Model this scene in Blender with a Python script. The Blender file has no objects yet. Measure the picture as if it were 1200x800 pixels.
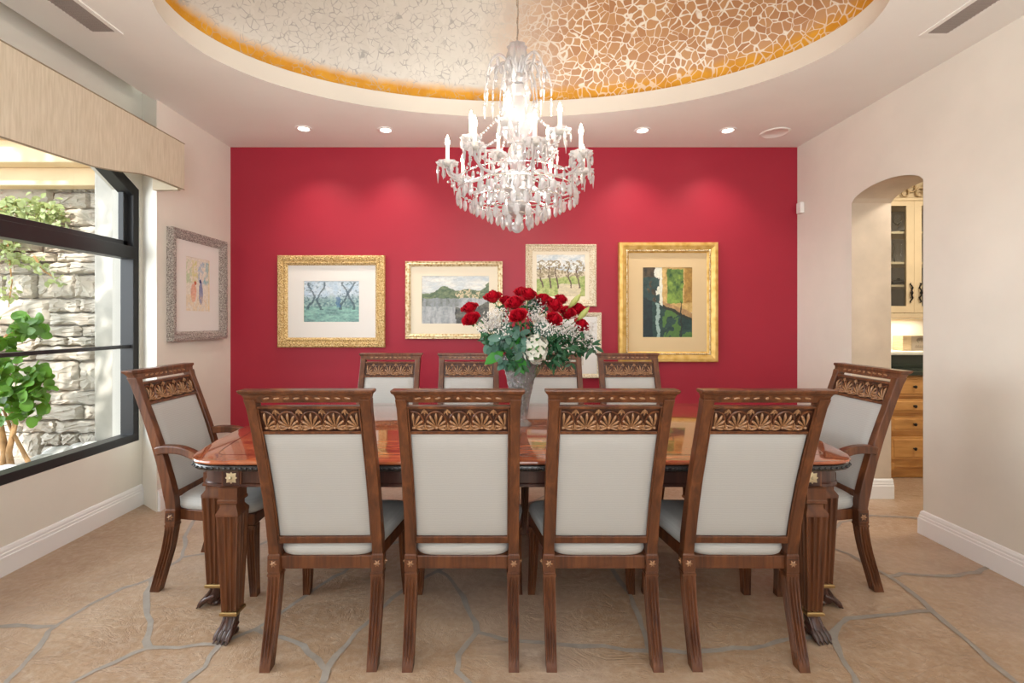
import bpy, math, random
from mathutils import Vector, Matrix
R = random.Random(7)
PI = math.pi
C = bpy.context.scene.collection
sc = bpy.context.scene

# ------------------------------------------------------------------ camera, world, sun, exposure
F = 560.0; VU, VV = 584.0, 376.0; H = 1.348          # focal length (px), vanishing point, eye height
cam = bpy.data.cameras.new('camera'); cam.sensor_width = 36; cam.lens = 36*F/1200
cam.shift_x = (600-VU)/1200; cam.shift_y = (VV-400)/1200; cam.clip_start = 0.05; cam.clip_end = 200
co = bpy.data.objects.new('camera', cam); C.objects.link(co)
co.location = (0, 0, H); co.rotation_euler = (PI/2, 0, 0); sc.camera = co

sc.view_settings.view_transform = 'Standard'; sc.view_settings.look = 'None'
sc.view_settings.gamma = 1; sc.view_settings.use_curve_mapping = False
sc.view_settings.exposure = 0.38
w = bpy.data.worlds.new('world'); sc.world = w; w.use_nodes = True
bg = w.node_tree.nodes['Background']; bg.inputs[0].default_value = (0.89, 0.95, 1.0, 1); 
wt = w.node_tree; tcw = wt.nodes.new('ShaderNodeTexCoord'); sw = wt.nodes.new('ShaderNodeSeparateXYZ'); wt.links.new(tcw.outputs['Generated'], sw.inputs[0])
rw = wt.nodes.new('ShaderNodeMapRange'); rw.inputs['From Min'].default_value = -.9; rw.inputs['From Max'].default_value = -.4; rw.inputs['To Min'].default_value = 7.5; rw.inputs['To Max'].default_value = 1.2
wt.links.new(sw.outputs[0], rw.inputs['Value']); wt.links.new(rw.outputs[0], bg.inputs[1])     # brighter hazy sky over the patio side
sun = bpy.data.lights.new('sun', 'SUN'); sun.energy = 5.2; sun.angle = math.radians(0.6); sun.color = (1, .95, .87)
so = bpy.data.objects.new('sun', sun); C.objects.link(so)
so.rotation_euler = Vector((-0.04, .74, -.67)).to_track_quat('-Z', 'Y').to_euler(); so.location = (-5, -6, 8)
fb = bpy.data.lights.new('ceiling_fill', 'AREA'); fb.size = 1.6; fb.energy = 85; fb.color = (.97, .98, 1.0)      # added area light behind the camera, fills the ceiling like bounced flash
fo_ = bpy.data.objects.new('ceiling_fill', fb); C.objects.link(fo_); fo_.location = (0, -.9, 1.7); fo_.rotation_euler = Vector((0, .55, .83)).to_track_quat('-Z', 'Y').to_euler()
CANDLE_W, SPOT_W, DOWN_W = 2.3, 26.0, 12.0
cy = sc.cycles
cy.max_bounces = 10; cy.diffuse_bounces = 5; cy.glossy_bounces = 4; cy.transmission_bounces = 8; cy.transparent_max_bounces = 12
cy.caustics_reflective = False; cy.caustics_refractive = False; cy.sample_clamp_indirect = 6.0; cy.use_denoising = True

def px(u, v, Y):      # point at depth Y seen at pixel (u, v) of the measured photograph
    return Vector(((u-VU)*Y/F, Y, H-(v-VV)*Y/F))
def fl(u, v, z=0.0):  # floor point
    Y = (H-z)*F/(v-VV); return Vector(((u-VU)*Y/F, Y, z))
def lerp(a, b, t): return a+(b-a)*t
def interp(tab, x):
    if x <= tab[0][0]: return tab[0][1]
    for (x0, y0), (x1, y1) in zip(tab, tab[1:]):
        if x <= x1: return lerp(y0, y1, (x-x0)/(x1-x0))
    return tab[-1][1]
def smooth(tab, x):   # smooth interpolation (Catmull-Rom like) of y over x
    n = len(tab)
    if x <= tab[0][0]: return tab[0][1]
    for i in range(n-1):
        if x <= tab[i+1][0]:
            x0, y0 = tab[i]; x1, y1 = tab[i+1]; t = (x-x0)/(x1-x0)
            m0 = (tab[i+1][1]-tab[i-1][1])/(tab[i+1][0]-tab[i-1][0]) if i > 0 else (y1-y0)/(x1-x0)
            m1 = (tab[i+2][1]-tab[i][1])/(tab[i+2][0]-tab[i][0]) if i+2 < n else (y1-y0)/(x1-x0)
            d = x1-x0
            return (2*t**3-3*t*t+1)*y0+(t**3-2*t*t+t)*d*m0+(-2*t**3+3*t*t)*y1+(t**3-t*t)*d*m1
    return tab[-1][1]

# ------------------------------------------------------------------ materials
def mat(name, col, rough=.5, metal=0.0, coat=0.0, spec=.5, trans=0.0, ior=1.45, emit=None, es=0, sheen=0):
    m = bpy.data.materials.new(name); m.use_nodes = True
    b = m.node_tree.nodes['Principled BSDF']
    b.inputs['Base Color'].default_value = (*col, 1); b.inputs['Roughness'].default_value = rough
    b.inputs['Metallic'].default_value = metal; b.inputs['Coat Weight'].default_value = coat
    b.inputs['Coat Roughness'].default_value = .12
    b.inputs['Specular IOR Level'].default_value = spec; b.inputs['Transmission Weight'].default_value = trans
    b.inputs['IOR'].default_value = ior; b.inputs['Sheen Weight'].default_value = sheen
    if emit: b.inputs['Emission Color'].default_value = (*emit, 1); b.inputs['Emission Strength'].default_value = es
    return m
class NT:
    def __init__(s, m): s.t = m.node_tree; s.n = s.t.nodes; s.b = s.n.get('Principled BSDF')
    def new(s, k, **kw):
        o = s.n.new(k)
        for a, v in kw.items():
            if a in o.bl_rna.properties: setattr(o, a, v)
        return o
    def ln(s, a, b): s.t.links.new(a, b)
    def coords(s, scale=(1, 1, 1), kind='Object', rot=(0, 0, 0)):
        tc = s.new('ShaderNodeTexCoord'); mp = s.new('ShaderNodeMapping')
        mp.inputs['Scale'].default_value = scale; mp.inputs['Rotation'].default_value = rot
        s.ln(tc.outputs[kind], mp.inputs['Vector']); return mp.outputs[0]
    def noise(s, vec, scale, detail=4, rough=.55, dist=0):
        n = s.new('ShaderNodeTexNoise'); n.inputs['Scale'].default_value = scale; n.inputs['Detail'].default_value = detail
        n.inputs['Roughness'].default_value = rough; n.inputs['Distortion'].default_value = dist
        s.ln(vec, n.inputs['Vector']); return n
    def ramp(s, fac, stops):
        r = s.new('ShaderNodeValToRGB'); e = r.color_ramp.elements
        while len(e) < len(stops): e.new(.5)
        for i, (p, c) in enumerate(stops): e[i].position = p; e[i].color = (*c, 1) if len(c) == 3 else c
        s.ln(fac, r.inputs[0]); return r.outputs[0]
    def bump(s, h, strength, dist=.01):
        b = s.new('ShaderNodeBump'); b.inputs['Strength'].default_value = strength; b.inputs['Distance'].default_value = dist
        s.ln(h, b.inputs['Height']); s.ln(b.outputs[0], s.b.inputs['Normal']); return b
    def mix(s, fac, a, b):
        m = s.new('ShaderNodeMix'); m.data_type = 'RGBA'
        for sock, val in ((m.inputs[0], fac), (m.inputs[6], a), (m.inputs[7], b)):
            if isinstance(val, (int, float)): sock.default_value = val
            elif isinstance(val, tuple): sock.default_value = (*val, 1)
            else: s.ln(val, sock)
        return m.outputs[2]
    def math(s, op, a, b=0.0):
        m = s.new('ShaderNodeMath'); m.operation = op
        for sock, val in ((m.inputs[0], a), (m.inputs[1], b)):
            if isinstance(val, (int, float)): sock.default_value = val
            else: s.ln(val, sock)
        return m.outputs[0]

def plaster(name, c, var=.04, rough=.75, scale=2.2, bump=.06):
    m = mat(name, c, rough, spec=.3); t = NT(m); v = t.coords()
    n = t.noise(v, scale, 5); lo = tuple(x*(1-var) for x in c); hi = tuple(min(1, x*(1+var)) for x in c)
    t.ln(t.ramp(n.outputs[0], [(.3, lo), (.7, hi)]), t.b.inputs['Base Color'])
    n2 = t.noise(v, 60, 3); t.bump(n2.outputs[0], bump, .004); return m
def wood(name, dark, mid, light, rough=.32, coat=.4, scale=(28, 28, 2.2), bump=.05):
    m = mat(name, mid, rough, coat=coat); t = NT(m); v = t.coords(scale)
    n = t.noise(v, 1.0, 8, .62, .6)
    t.ln(t.ramp(n.outputs[0], [(.25, dark), (.5, mid), (.75, light)]), t.b.inputs['Base Color'])
    t.bump(n.outputs[0], bump, .004); return m
M = {}
M['wall'] = plaster('wall_paint', (.765, .735, .66))
M['ceiling'] = plaster('ceiling_paint', (.85, .855, .82), .02)
M['rim'] = plaster('rim_paint', (.70, .65, .57), .02)
M['red'] = plaster('red_paint', (.36, .024, .045), .05, .42, 1.4)
M['jamb'] = plaster('faux_plaster', (.62, .52, .41), .13, .7, 3.0)
M['white'] = mat('white_trim', (.86, .86, .86), .35)
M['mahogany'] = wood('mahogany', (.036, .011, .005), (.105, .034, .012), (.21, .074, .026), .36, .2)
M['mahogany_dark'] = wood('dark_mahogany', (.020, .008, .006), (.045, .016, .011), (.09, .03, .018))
M['carved'] = wood('carved_mahogany', (.018, .007, .005), (.05, .018, .010), (.10, .034, .018), .4, .2)
M['relief'] = wood('rubbed_relief', (.14, .065, .028), (.29, .145, .065), (.44, .25, .13), .34, .35, (60, 60, 20))
M['black_bead'] = mat('ebonised_bead', (.018, .016, .016), .25, coat=.4)
def fabric(name, c, sc_=260, rough=.85):
    m = mat(name, c, rough, spec=.25, sheen=.15); t = NT(m); v = t.coords()
    w1 = t.new('ShaderNodeTexWave'); w1.bands_direction = 'Z'; w1.inputs['Scale'].default_value = 34; w1.inputs['Distortion'].default_value = 2.5; w1.inputs['Detail'].default_value = 2; t.ln(v, w1.inputs[0])
    n = t.noise(v, sc_, 2)
    lo = tuple(x*.93 for x in c)
    t.ln(t.mix(w1.outputs[1], lo, c), t.b.inputs['Base Color']); t.bump(n.outputs[0], .25, .002); return m
M['cream'] = fabric('cream_damask', (.43, .425, .405))
M['linen'] = None
m = mat('valance_linen', (.60, .53, .41), .9, spec=.15); t = NT(m); v = t.coords((1, 70, 6)); n = t.noise(v, 1.3, 4); v2 = t.coords((1, 400, 400)); n2 = t.noise(v2, 1, 2)
t.ln(t.ramp(n.outputs[0], [(.3, (.53, .46, .34)), (.7, (.65, .58, .46))]), t.b.inputs['Base Color']); t.bump(n2.outputs[0], .2, .002); M['linen'] = m
# table top: flame mahogany under polish
m = mat('polished_flame_mahogany', (.22, .06, .025), .09, coat=.9); m.node_tree.nodes['Principled BSDF'].inputs['Coat Roughness'].default_value = .04
t = NT(m); v = t.coords((1.3, 7, 1)); n = t.noise(v, 2.0, 7, .6, 1.6)
t.ln(t.ramp(n.outputs[0], [(.3, (.13, .030, .013)), (.5, (.30, .075, .028)), (.72, (.44, .135, .045))]), t.b.inputs['Base Color']); M['top'] = m
M['brass'] = mat('aged_brass', (.45, .32, .15), .35, 1.0)
m = mat('gilt_rosette', (.62, .52, .33), .4, .7); M['gilt'] = m
def gilt(name, c1, c2, c3, scale, rough=.42, metal=.55, strength=.6):
    m = mat(name, c2, rough, metal); t = NT(m); v = t.coords()
    n = t.noise(v, scale, 6, .65, .8); vo = t.new('ShaderNodeTexVoronoi'); vo.inputs['Scale'].default_value = scale*1.2; t.ln(v, vo.inputs[0])
    a = t.math('MULTIPLY', n.outputs[0], vo.outputs[0]); a = t.math('MULTIPLY', a, 2.2)
    t.ln(t.ramp(a, [(.12, c1), (.42, c2), (.8, c3)]), t.b.inputs['Base Color']); t.bump(a, strength, .012); return m
M['gold_ornate'] = gilt('ornate_gold_leaf', (.30, .16, .05), (.66, .44, .17), (.82, .64, .34), 70)
M['gold_pale'] = gilt('pale_gold_leaf', (.38, .25, .11), (.70, .54, .30), (.84, .74, .52), 36, strength=.3)
M['gold_deep'] = gilt('deep_gold_leaf', (.56, .33, .08), (.66, .41, .11), (.74, .50, .17), 16, .42, .45, .08)
M['cream_frame'] = gilt('cream_washed_gilt', (.40, .29, .15), (.74, .62, .42), (.86, .79, .64), 90, .5, .25, .5)
M['silver_frame'] = gilt('ornate_silver_leaf', (.12, .10, .09), (.45, .41, .37), (.74, .70, .66), 95, .42, .5, .9)
M['silver_side'] = mat('silver_frame_side', (.40, .36, .31), .45, .3)
M['mat_white'] = plaster('white_mat_board', (.78, .76, .73), .01)
M['mat_cream'] = plaster('cream_mat_board', (.80, .72, .57), .01)
M['mat_tan'] = plaster('tan_linen_mat', (.66, .50, .29), .03)
m = bpy.data.materials.new('painted_picture'); m.use_nodes = True; t = NT(m); at = t.new('ShaderNodeVertexColor'); at.layer_name = 'paint'
t.ln(at.outputs[0], t.b.inputs['Base Color']); t.b.inputs['Roughness'].default_value = .5; M['paint'] = m
# crystal
m = mat('cut_crystal', (1, 1, 1), .03, trans=1.0, ior=1.52); t = NT(m)
d = t.new('ShaderNodeBsdfTranslucent'); d.inputs[0].default_value = (.95, .95, .96, 1); df = t.new('ShaderNodeBsdfDiffuse'); df.inputs[0].default_value = (.95, .95, .96, 1)
a1 = t.new('ShaderNodeMixShader'); a1.inputs[0].default_value = .5; t.ln(d.outputs[0], a1.inputs[1]); t.ln(df.outputs[0], a1.inputs[2])
a2 = t.new('ShaderNodeMixShader'); a2.inputs[0].default_value = .34; t.ln(t.b.outputs[0], a2.inputs[1]); t.ln(a1.outputs[0], a2.inputs[2])
t.ln(a2.outputs[0], t.n['Material Output'].inputs[0]); M['crystal'] = m
m = mat('vase_crystal', (.96, .98, .98), .03, trans=1.0, ior=1.52); t = NT(m); d = t.new('ShaderNodeBsdfDiffuse'); d.inputs[0].default_value = (.9, .93, .93, 1)
a2 = t.new('ShaderNodeMixShader'); a2.inputs[0].default_value = .13; vv = t.new('ShaderNodeTexVoronoi'); vv.inputs['Scale'].default_value = 62; t.ln(t.coords(), vv.inputs[0]); t.bump(vv.outputs[0], 1.0, .02); t.ln(t.b.outputs[0], a2.inputs[1]); t.ln(d.outputs[0], a2.inputs[2]); t.ln(a2.outputs[0], t.n['Material Output'].inputs[0]); M['vase_glass'] = m
M['clear_glass'] = mat('clear_glass', (.98, .99, 1), .0, trans=1.0, ior=1.45)
M['candle'] = mat('candle_sleeve', (.92, .88, .78), .5, emit=(1, .85, .6), es=.25)
M['bulb'] = mat('lit_candle_bulb', (1, .95, .85), .3, emit=(1, .86, .62), es=28)
M['chrome'] = mat('silvered_metal', (.75, .74, .72), .2, 1.0)
M['iron'] = mat('black_iron', (.02, .017, .015), .45, .6)
M['frame_black'] = mat('black_window_metal', (.016, .016, .018), .38, spec=.6)
m = bpy.data.materials.new('window_glass'); m.use_nodes = True; t = NT(m); g = t.new('ShaderNodeBsdfGlossy'); g.inputs['Roughness'].default_value = 0; tr = t.new('ShaderNodeBsdfTransparent'); tr.inputs[0].default_value = (.97, .985, .98, 1)
mx = t.new('ShaderNodeMixShader'); fr = t.new('ShaderNodeFresnel'); fr.inputs[0].default_value = 1.35; t.ln(fr.outputs[0], mx.inputs[0]); t.ln(tr.outputs[0], mx.inputs[1]); t.ln(g.outputs[0], mx.inputs[2]); t.ln(mx.outputs[0], t.n['Material Output'].inputs[0]); M['pane'] = m
# flagstone
m = mat('flagstone', (.5, .36, .25), .34, spec=.5); t = NT(m); v = t.coords()
n1 = t.noise(v, .75, 3); n2 = t.noise(t.coords((1.6, 2.6, 1), rot=(0, 0, .6)), 1.5, 9, .66, .5); n3 = t.noise(v, 30, 5); n4 = t.noise(t.coords((1, 1.6, 1), rot=(0, 0, .4)), 3.2, 7, .7, .9)
c = t.ramp(n1.outputs[0], [(.34, (.33, .205, .12)), (.47, (.42, .285, .18)), (.56, (.47, .36, .275)), (.68, (.44, .36, .31))])
c2 = t.ramp(n2.outputs[0], [(.28, (.27, .165, .095)), (.5, (.44, .30, .195)), (.72, (.58, .44, .33))])
c = t.mix(.5, c, c2); c = t.mix(t.ramp(n3.outputs[0], [(.45, (0, 0, 0)), (.75, (.35, .35, .35))]), c, (.66, .55, .45))
t.ln(c, t.b.inputs['Base Color'])
ridge = t.ramp(n4.outputs[0], [(.44, (1, 1, 1)), (.49, (0, 0, 0)), (.53, (.9, .9, .9)), (1, (1, 1, 1))])
h = t.math('ADD', t.math('ADD', t.math('MULTIPLY', n2.outputs[0], 1.5), t.math('MULTIPLY', n3.outputs[0], .3)), t.math('MULTIPLY', ridge, .22)); t.bump(h, .38, .02); M['stone_floor'] = m
M['grout'] = plaster('grey_grout', (.345, .305, .265), .12, .8, 20)
# dome mosaic: leaf in broken pieces with pale lines; paler grey towards the window side, copper towards the other
m = mat('leaf_mosaic', (.6, .4, .2), .55, .1); t = NT(m)
tc = t.new('ShaderNodeTexCoord'); sx = t.new('ShaderNodeSeparateXYZ'); t.ln(tc.outputs['Object'], sx.inputs[0])
nz = t.noise(tc.outputs['Object'], 5, 2)
vm = t.new('ShaderNodeVectorMath'); vm.operation = 'MULTIPLY_ADD'; vm.inputs[1].default_value = (.10, .10, .10); t.ln(nz.outputs[1], vm.inputs[0]); t.ln(tc.outputs['Object'], vm.inputs[2])
vo = t.new('ShaderNodeTexVoronoi'); vo.feature = 'DISTANCE_TO_EDGE'; vo.inputs['Scale'].default_value = 18.5; t.ln(vm.outputs[0], vo.inputs[0])
vc = t.new('ShaderNodeTexVoronoi'); vc.inputs['Scale'].default_value = 18.5; t.ln(vm.outputs[0], vc.inputs[0])
ln1 = t.ramp(t.math('SUBTRACT', vo.outputs[0], t.math('MULTIPLY', t.math('SUBTRACT', t.noise(tc.outputs['Object'], 8, 3).outputs[0], .5), .22)), [(.03, (1, 1, 1)), (.075, (0, 0, 0))])
vf = t.new('ShaderNodeTexVoronoi'); vf.feature = 'DISTANCE_TO_EDGE'; vf.inputs['Scale'].default_value = 23; t.ln(vm.outputs[0], vf.inputs[0])
ln2 = t.math('MULTIPLY', t.ramp(vf.outputs[0], [(.03, (1, 1, 1)), (.075, (0, 0, 0))]), t.ramp(t.noise(tc.outputs['Object'], 17, 3).outputs[0], [(.42, (0, 0, 0)), (.58, (1, 1, 1))]))
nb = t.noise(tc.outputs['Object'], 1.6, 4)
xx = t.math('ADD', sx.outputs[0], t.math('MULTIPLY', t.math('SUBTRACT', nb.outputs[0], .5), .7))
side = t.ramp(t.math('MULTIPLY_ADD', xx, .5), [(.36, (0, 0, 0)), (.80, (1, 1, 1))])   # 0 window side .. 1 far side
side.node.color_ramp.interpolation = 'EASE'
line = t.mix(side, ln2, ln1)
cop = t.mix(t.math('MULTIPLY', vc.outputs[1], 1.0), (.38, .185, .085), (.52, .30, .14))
pale_leaf = t.mix(t.math('MULTIPLY', vc.outputs[1], 1.0), (.54, .52, .47), (.59, .57, .52))
leaf = t.mix(side, pale_leaf, cop)
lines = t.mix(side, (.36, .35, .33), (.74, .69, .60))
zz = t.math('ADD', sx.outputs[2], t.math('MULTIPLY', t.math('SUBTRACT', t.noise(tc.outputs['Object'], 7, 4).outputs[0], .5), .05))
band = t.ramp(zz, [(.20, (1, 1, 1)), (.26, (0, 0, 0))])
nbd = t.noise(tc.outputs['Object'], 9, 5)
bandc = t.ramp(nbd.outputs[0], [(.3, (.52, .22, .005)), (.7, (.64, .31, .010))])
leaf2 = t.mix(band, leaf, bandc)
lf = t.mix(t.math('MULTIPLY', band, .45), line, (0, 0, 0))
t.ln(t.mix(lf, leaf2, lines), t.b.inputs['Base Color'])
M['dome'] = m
# outside
m = mat('ledgestone', (.5, .45, .38), .85); t = NT(m); v = t.coords()
oi = t.noise(v, 2.6, 3); n = t.noise(v, 9, 6); c = t.ramp(oi.outputs[0], [(.3, (.50, .42, .34)), (.5, (.60, .55, .48)), (.68, (.55, .44, .34))]); c = t.mix(t.math('MULTIPLY', n.outputs[0], .45), c, (.22, .19, .16))
t.ln(c, t.b.inputs['Base Color']); t.bump(n.outputs[0], .6, .03); M['ledgestone'] = m
M['mortar'] = plaster('stone_mortar', (.42, .38, .33), .1)
M['stucco'] = plaster('weathered_stucco', (.46, .44, .40), .14, .85, 4)
M['beam'] = plaster('cream_painted_timber', (.74, .56, .35), .06)
M['gravel'] = plaster('pale_gravel', (.36, .33, .29), .3, .9, 25, .5)
M['rock'] = plaster('river_rock', (.58, .58, .57), .15, .7, 8)
def leafmat(name, c, tl=.35):
    m = mat(name, c, .4); t = NT(m); tr = t.new('ShaderNodeBsdfTranslucent'); tr.inputs[0].default_value = (c[0]*1.5, c[1]*1.3, c[2], 1)
    mx = t.new('ShaderNodeMixShader'); mx.inputs[0].default_value = tl; t.ln(t.b.outputs[0], mx.inputs[1]); t.ln(tr.outputs[0], mx.inputs[2]); t.ln(mx.outputs[0], t.n['Material Output'].inputs[0])
    n = t.noise(t.coords(), 6, 2); t.ln(t.ramp(n.outputs[0], [(.3, tuple(x*.7 for x in c)), (.7, tuple(min(1, x*1.2) for x in c))]), t.b.inputs['Base Color']); return m
M['leaf_bright'] = leafmat('bright_green_leaf', (.10, .25, .028))
M['leaf_vine'] = leafmat('pale_vine_leaf', (.34, .42, .20))
M['leaf_dark'] = leafmat('bouquet_leaf', (.030, .115, .048), .2)
M['leaf_blue'] = leafmat('eucalyptus_leaf', (.10, .21, .16), .2)
M['leaf_broad'] = leafmat('broad_leaf', (.04, .25, .025), .25)
M['bark'] = plaster('tan_bark', (.42, .25, .12), .25, .8, 20)
M['stem'] = mat('green_stem', (.08, .22, .05), .5)
m = mat('red_petal', (.46, .005, .018), .45, spec=.3); M['rose'] = m
M['hydrangea'] = leafmat('white_petal', (.62, .62, .54), .15)
M['breath'] = leafmat('white_floret', (.80, .80, .78), .2)
M['lily'] = leafmat('lily_bud', (.50, .55, .18), .25)
# pantry
M['cab_cream'] = plaster('cream_glazed_cabinet', (.66, .52, .33), .05, .45, 6)
M['cab_inside'] = plaster('cabinet_interior', (.34, .30, .26), .04)
M['maple'] = wood('honey_maple', (.40, .18, .05), (.56, .28, .085), (.66, .36, .13), .38, .25, (3, 20, 20))
M['granite'] = mat('dark_green_granite', (.012, .022, .014), .12, coat=.5)
M['splash'] = plaster('cream_backsplash', (.82, .77, .67), .02)
M['boxwood'] = wood('pale_box_wood', (.48, .36, .22), (.60, .47, .30), (.68, .56, .38), .6, .0, (10, 10, 60))
M['ink'] = mat('grey_stamp_ink', (.16, .13, .10), .7)
M['boxgrey'] = plaster('greyed_box_face', (.45, .38, .30), .1)
M['plastic'] = mat('white_plastic', (.84, .84, .82), .4)
M['vent'] = mat('vent_metal', (.36, .32, .29), .45)
M['vent_dark'] = mat('vent_shadow_gap', (.10, .085, .075), .7)
M['lens'] = mat('lit_downlight_lens', (1, .97, .9), .4, emit=(1, .93, .82), es=5)
M['ware'] = mat('dark_stoneware', (.06, .05, .045), .3)

# ------------------------------------------------------------------ mesh builder
class MB:
    def __init__(s): s.v = []; s.f = []; s.m = []; s.cur = 0
    def quadstrip(s, a, b, closed=True):
        n = len(a); r = range(n) if closed else range(n-1)
        for i in r: j = (i+1) % n; s.f.append((a[i], a[j], b[j], b[i])); s.m.append(s.cur)
    def add(s, pts):
        k = len(s.v); s.v += [tuple(p) for p in pts]; return list(range(k, k+len(pts)))
    def face(s, pts): s.f.append(tuple(s.add(pts))); s.m.append(s.cur)
    def loft(s, rings, caps=True, closed=True):
        ids = [s.add(r) for r in rings]
        for a, b in zip(ids, ids[1:]): s.quadstrip(a, b, closed)
        if caps and closed:
            s.f.append(tuple(reversed(ids[0]))); s.m.append(s.cur); s.f.append(tuple(ids[-1])); s.m.append(s.cur)
    def box(s, x0, x1, y0, y1, z0, z1, mx=None):
        r = [[(x0, y0, z), (x1, y0, z), (x1, y1, z), (x0, y1, z)] for z in (z0, z1)]
        if mx is not None: r = [[mx @ Vector(p) for p in q] for q in r]
        s.loft(r)
    def tube(s, pts, rad, n=8, flat=1.0, caps=True, up=None):
        pts = [Vector(p) for p in pts]; k = len(pts); rings = []
        if not hasattr(rad, '__len__'): rad = [rad]*k
        ref = Vector(up) if up else None; prev = None
        for i, p in enumerate(pts):
            d = (pts[min(i+1, k-1)]-pts[max(i-1, 0)]).normalized()
            if prev is None:
                r0 = ref if ref and abs(ref.dot(d)) < .98 else (Vector((0, 0, 1)) if abs(d.z) < .9 else Vector((1, 0, 0)))
                a = (r0-d*r0.dot(d)).normalized()
            else: a = (prev-d*prev.dot(d)).normalized()
            prev = a; b = d.cross(a)
            rings.append([p+a*rad[i]*math.cos(2*PI*j/n)+b*rad[i]*flat*math.sin(2*PI*j/n) for j in range(n)])
        s.loft(rings, caps)
    def lathe(s, prof, n=24, c=(0, 0, 0), fn=None, mx=None):
        rings = []
        for r, z in prof:
            q = []
            for j in range(n):
                a = 2*PI*j/n; rr = r*(fn(a, z) if fn else 1)
                p = Vector((c[0]+rr*math.cos(a), c[1]+rr*math.sin(a), c[2]+z)); q.append(mx @ p if mx is not None else p)
            rings.append(q)
        s.loft(rings)
    def ball(s, c, r, n=10, m=6, sx=1, sy=1, sz=1, mx=None):
        rings = []
        for i in range(m+1):
            th = PI*i/m; rr = max(math.sin(th), .02)
            q = [Vector((r*sx*rr*math.cos(2*PI*j/n), r*sy*rr*math.sin(2*PI*j/n), -r*sz*math.cos(th))) for j in range(n)]
            rings.append([Vector(c)+(mx @ p if mx is not None else p) for p in q])
        s.loft(rings)
    def build(s, name, mats, parent=None, smooth=None, bevel=0, loc=None, rot=None):
        me = bpy.data.meshes.new(name); me.from_pydata(s.v, [], s.f)
        mats = mats if isinstance(mats, (list, tuple)) else [mats]
        for q in mats: me.materials.append(q)
        me.polygons.foreach_set('material_index', s.m)
        if smooth is not None:
            me.polygons.foreach_set('use_smooth', [True]*len(me.polygons))
            if smooth < 179: me.set_sharp_from_angle(angle=math.radians(smooth))
        me.update()
        o = bpy.data.objects.new(name, me); C.objects.link(o)
        if parent: o.parent = parent
        if loc: o.location = loc
        if rot: o.rotation_euler = rot
        if bevel:
            b = o.modifiers.new('bevel', 'BEVEL'); b.width = bevel; b.segments = 2; b.limit_method = 'ANGLE'; b.angle_limit = math.radians(40)
        return o
def tag(o, label=None, cat=None, group=None, kind=None):
    if label: o['label'] = label
    if cat: o['category'] = cat
    if group: o['group'] = group
    if kind: o['kind'] = kind
    return o
def thing(name, label, cat, loc=(0, 0, 0), rz=0, group=None):
    o = bpy.data.objects.new(name, None); o.empty_display_size = .1; C.objects.link(o); o.location = loc; o.rotation_euler = (0, 0, rz)
    return tag(o, label, cat, group)
def struct(o): o['kind'] = 'structure'; return o
def kids(o): return [c for c in bpy.data.objects if c.parent == o]
def copy_tree(o, parent=None):
    c = o.copy(); C.objects.link(c)
    if parent is not None: c.parent = parent
    for ch in list(o.children): copy_tree(ch, c)
    return c

# ------------------------------------------------------------------ the setting
CZ = 2.911; XR = 2.69; XL = -2.63; XC = -2.41; YB = 4.30; YN = -4.5; YS = 3.37
mb = MB(); mb.face([(XL-.2, YN, 0), (5.2, YN, 0), (5.2, 4.9, 0), (XL-.2, 4.9, 0)])
mb.cur = 1
NS = [0]
def strip(pp, w=.024, z=.0012, world=False):
    NS[0] += 1; z += NS[0]*.00012
    P = [Vector((*p, 0)) if world else fl(*p) for p in pp]; Q = [P[0]]
    for a, b in zip(P, P[1:]):
        k = max(2, int((b-a).length/.07)); n = Vector((-(b-a).y, (b-a).x, 0)).normalized()
        for i in range(1, k+1): Q.append(a.lerp(b, i/k)+n*(R.uniform(-.012, .012) if i < k else 0))
    L, Rr = [], []
    for i, p in enumerate(Q):
        d = (Q[min(i+1, len(Q)-1)]-Q[max(i-1, 0)]).normalized(); n = Vector((-d.y, d.x, 0)); ww = w*R.uniform(.35, .62)
        L.append(p+n*ww+Vector((0, 0, z))); Rr.append(p-n*ww+Vector((0, 0, z)))
    mb.loft([L, Rr], caps=False, closed=False)
for g in [
    [(-60, 736), (0, 734), (30, 733), (66, 733), (108, 707), (144, 689), (177, 678), (198, 663), (213, 653), (216, 629), (223, 617), (236, 600), (262, 588)],
    [(213, 653), (246, 648), (300, 640), (345, 622), (420, 600)], [(66, 733), (54, 746), (30, 776), (9, 797), (-20, 830)],
    [(177, 678), (172, 710), (175, 740), (174, 759)], [(174, 759), (135, 776), (90, 797), (40, 830)],
    [(174, 759), (210, 759), (258, 755), (300, 737), (327, 720), (361, 696), (393, 675), (407, 667), (450, 640), (520, 622)],
    [(258, 755), (240, 782), (213, 802), (190, 825)], [(300, 737), (345, 752), (361, 765), (380, 784)],
    [(372, 812), (383, 784), (407, 755), (433, 728), (452, 709), (471, 693), (513, 669), (560, 640), (640, 618)],
    [(513, 669), (529, 680), (543, 699), (551, 720), (559, 741)], [(559, 741), (588, 749), (653, 755), (707, 757), (760, 763), (803, 765), (880, 760), (978, 740)],
    [(559, 741), (537, 768), (535, 787), (551, 802), (580, 840)], [(1023, 666), (1041, 675), (1065, 692), (1092, 716), (1128, 746), (1161, 776), (1191, 800), (1240, 840)],
    [(1041, 675), (1056, 672), (1104, 675), (1146, 671), (1158, 665), (1190, 664)], [(1092, 716), (1050, 720), (993, 725), (978, 740), (981, 758), (993, 782), (1005, 802), (1030, 840)],
    [(1023, 666), (996, 650), (960, 635), (900, 622), (800, 628), (700, 640), (640, 618)], [(1110, 612), (1062, 606), (1020, 604), (985, 612), (960, 635)],
    [(640, 618), (620, 590), (650, 575)], [(760, 763), (740, 700), (700, 640)]]: strip(g)
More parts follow.
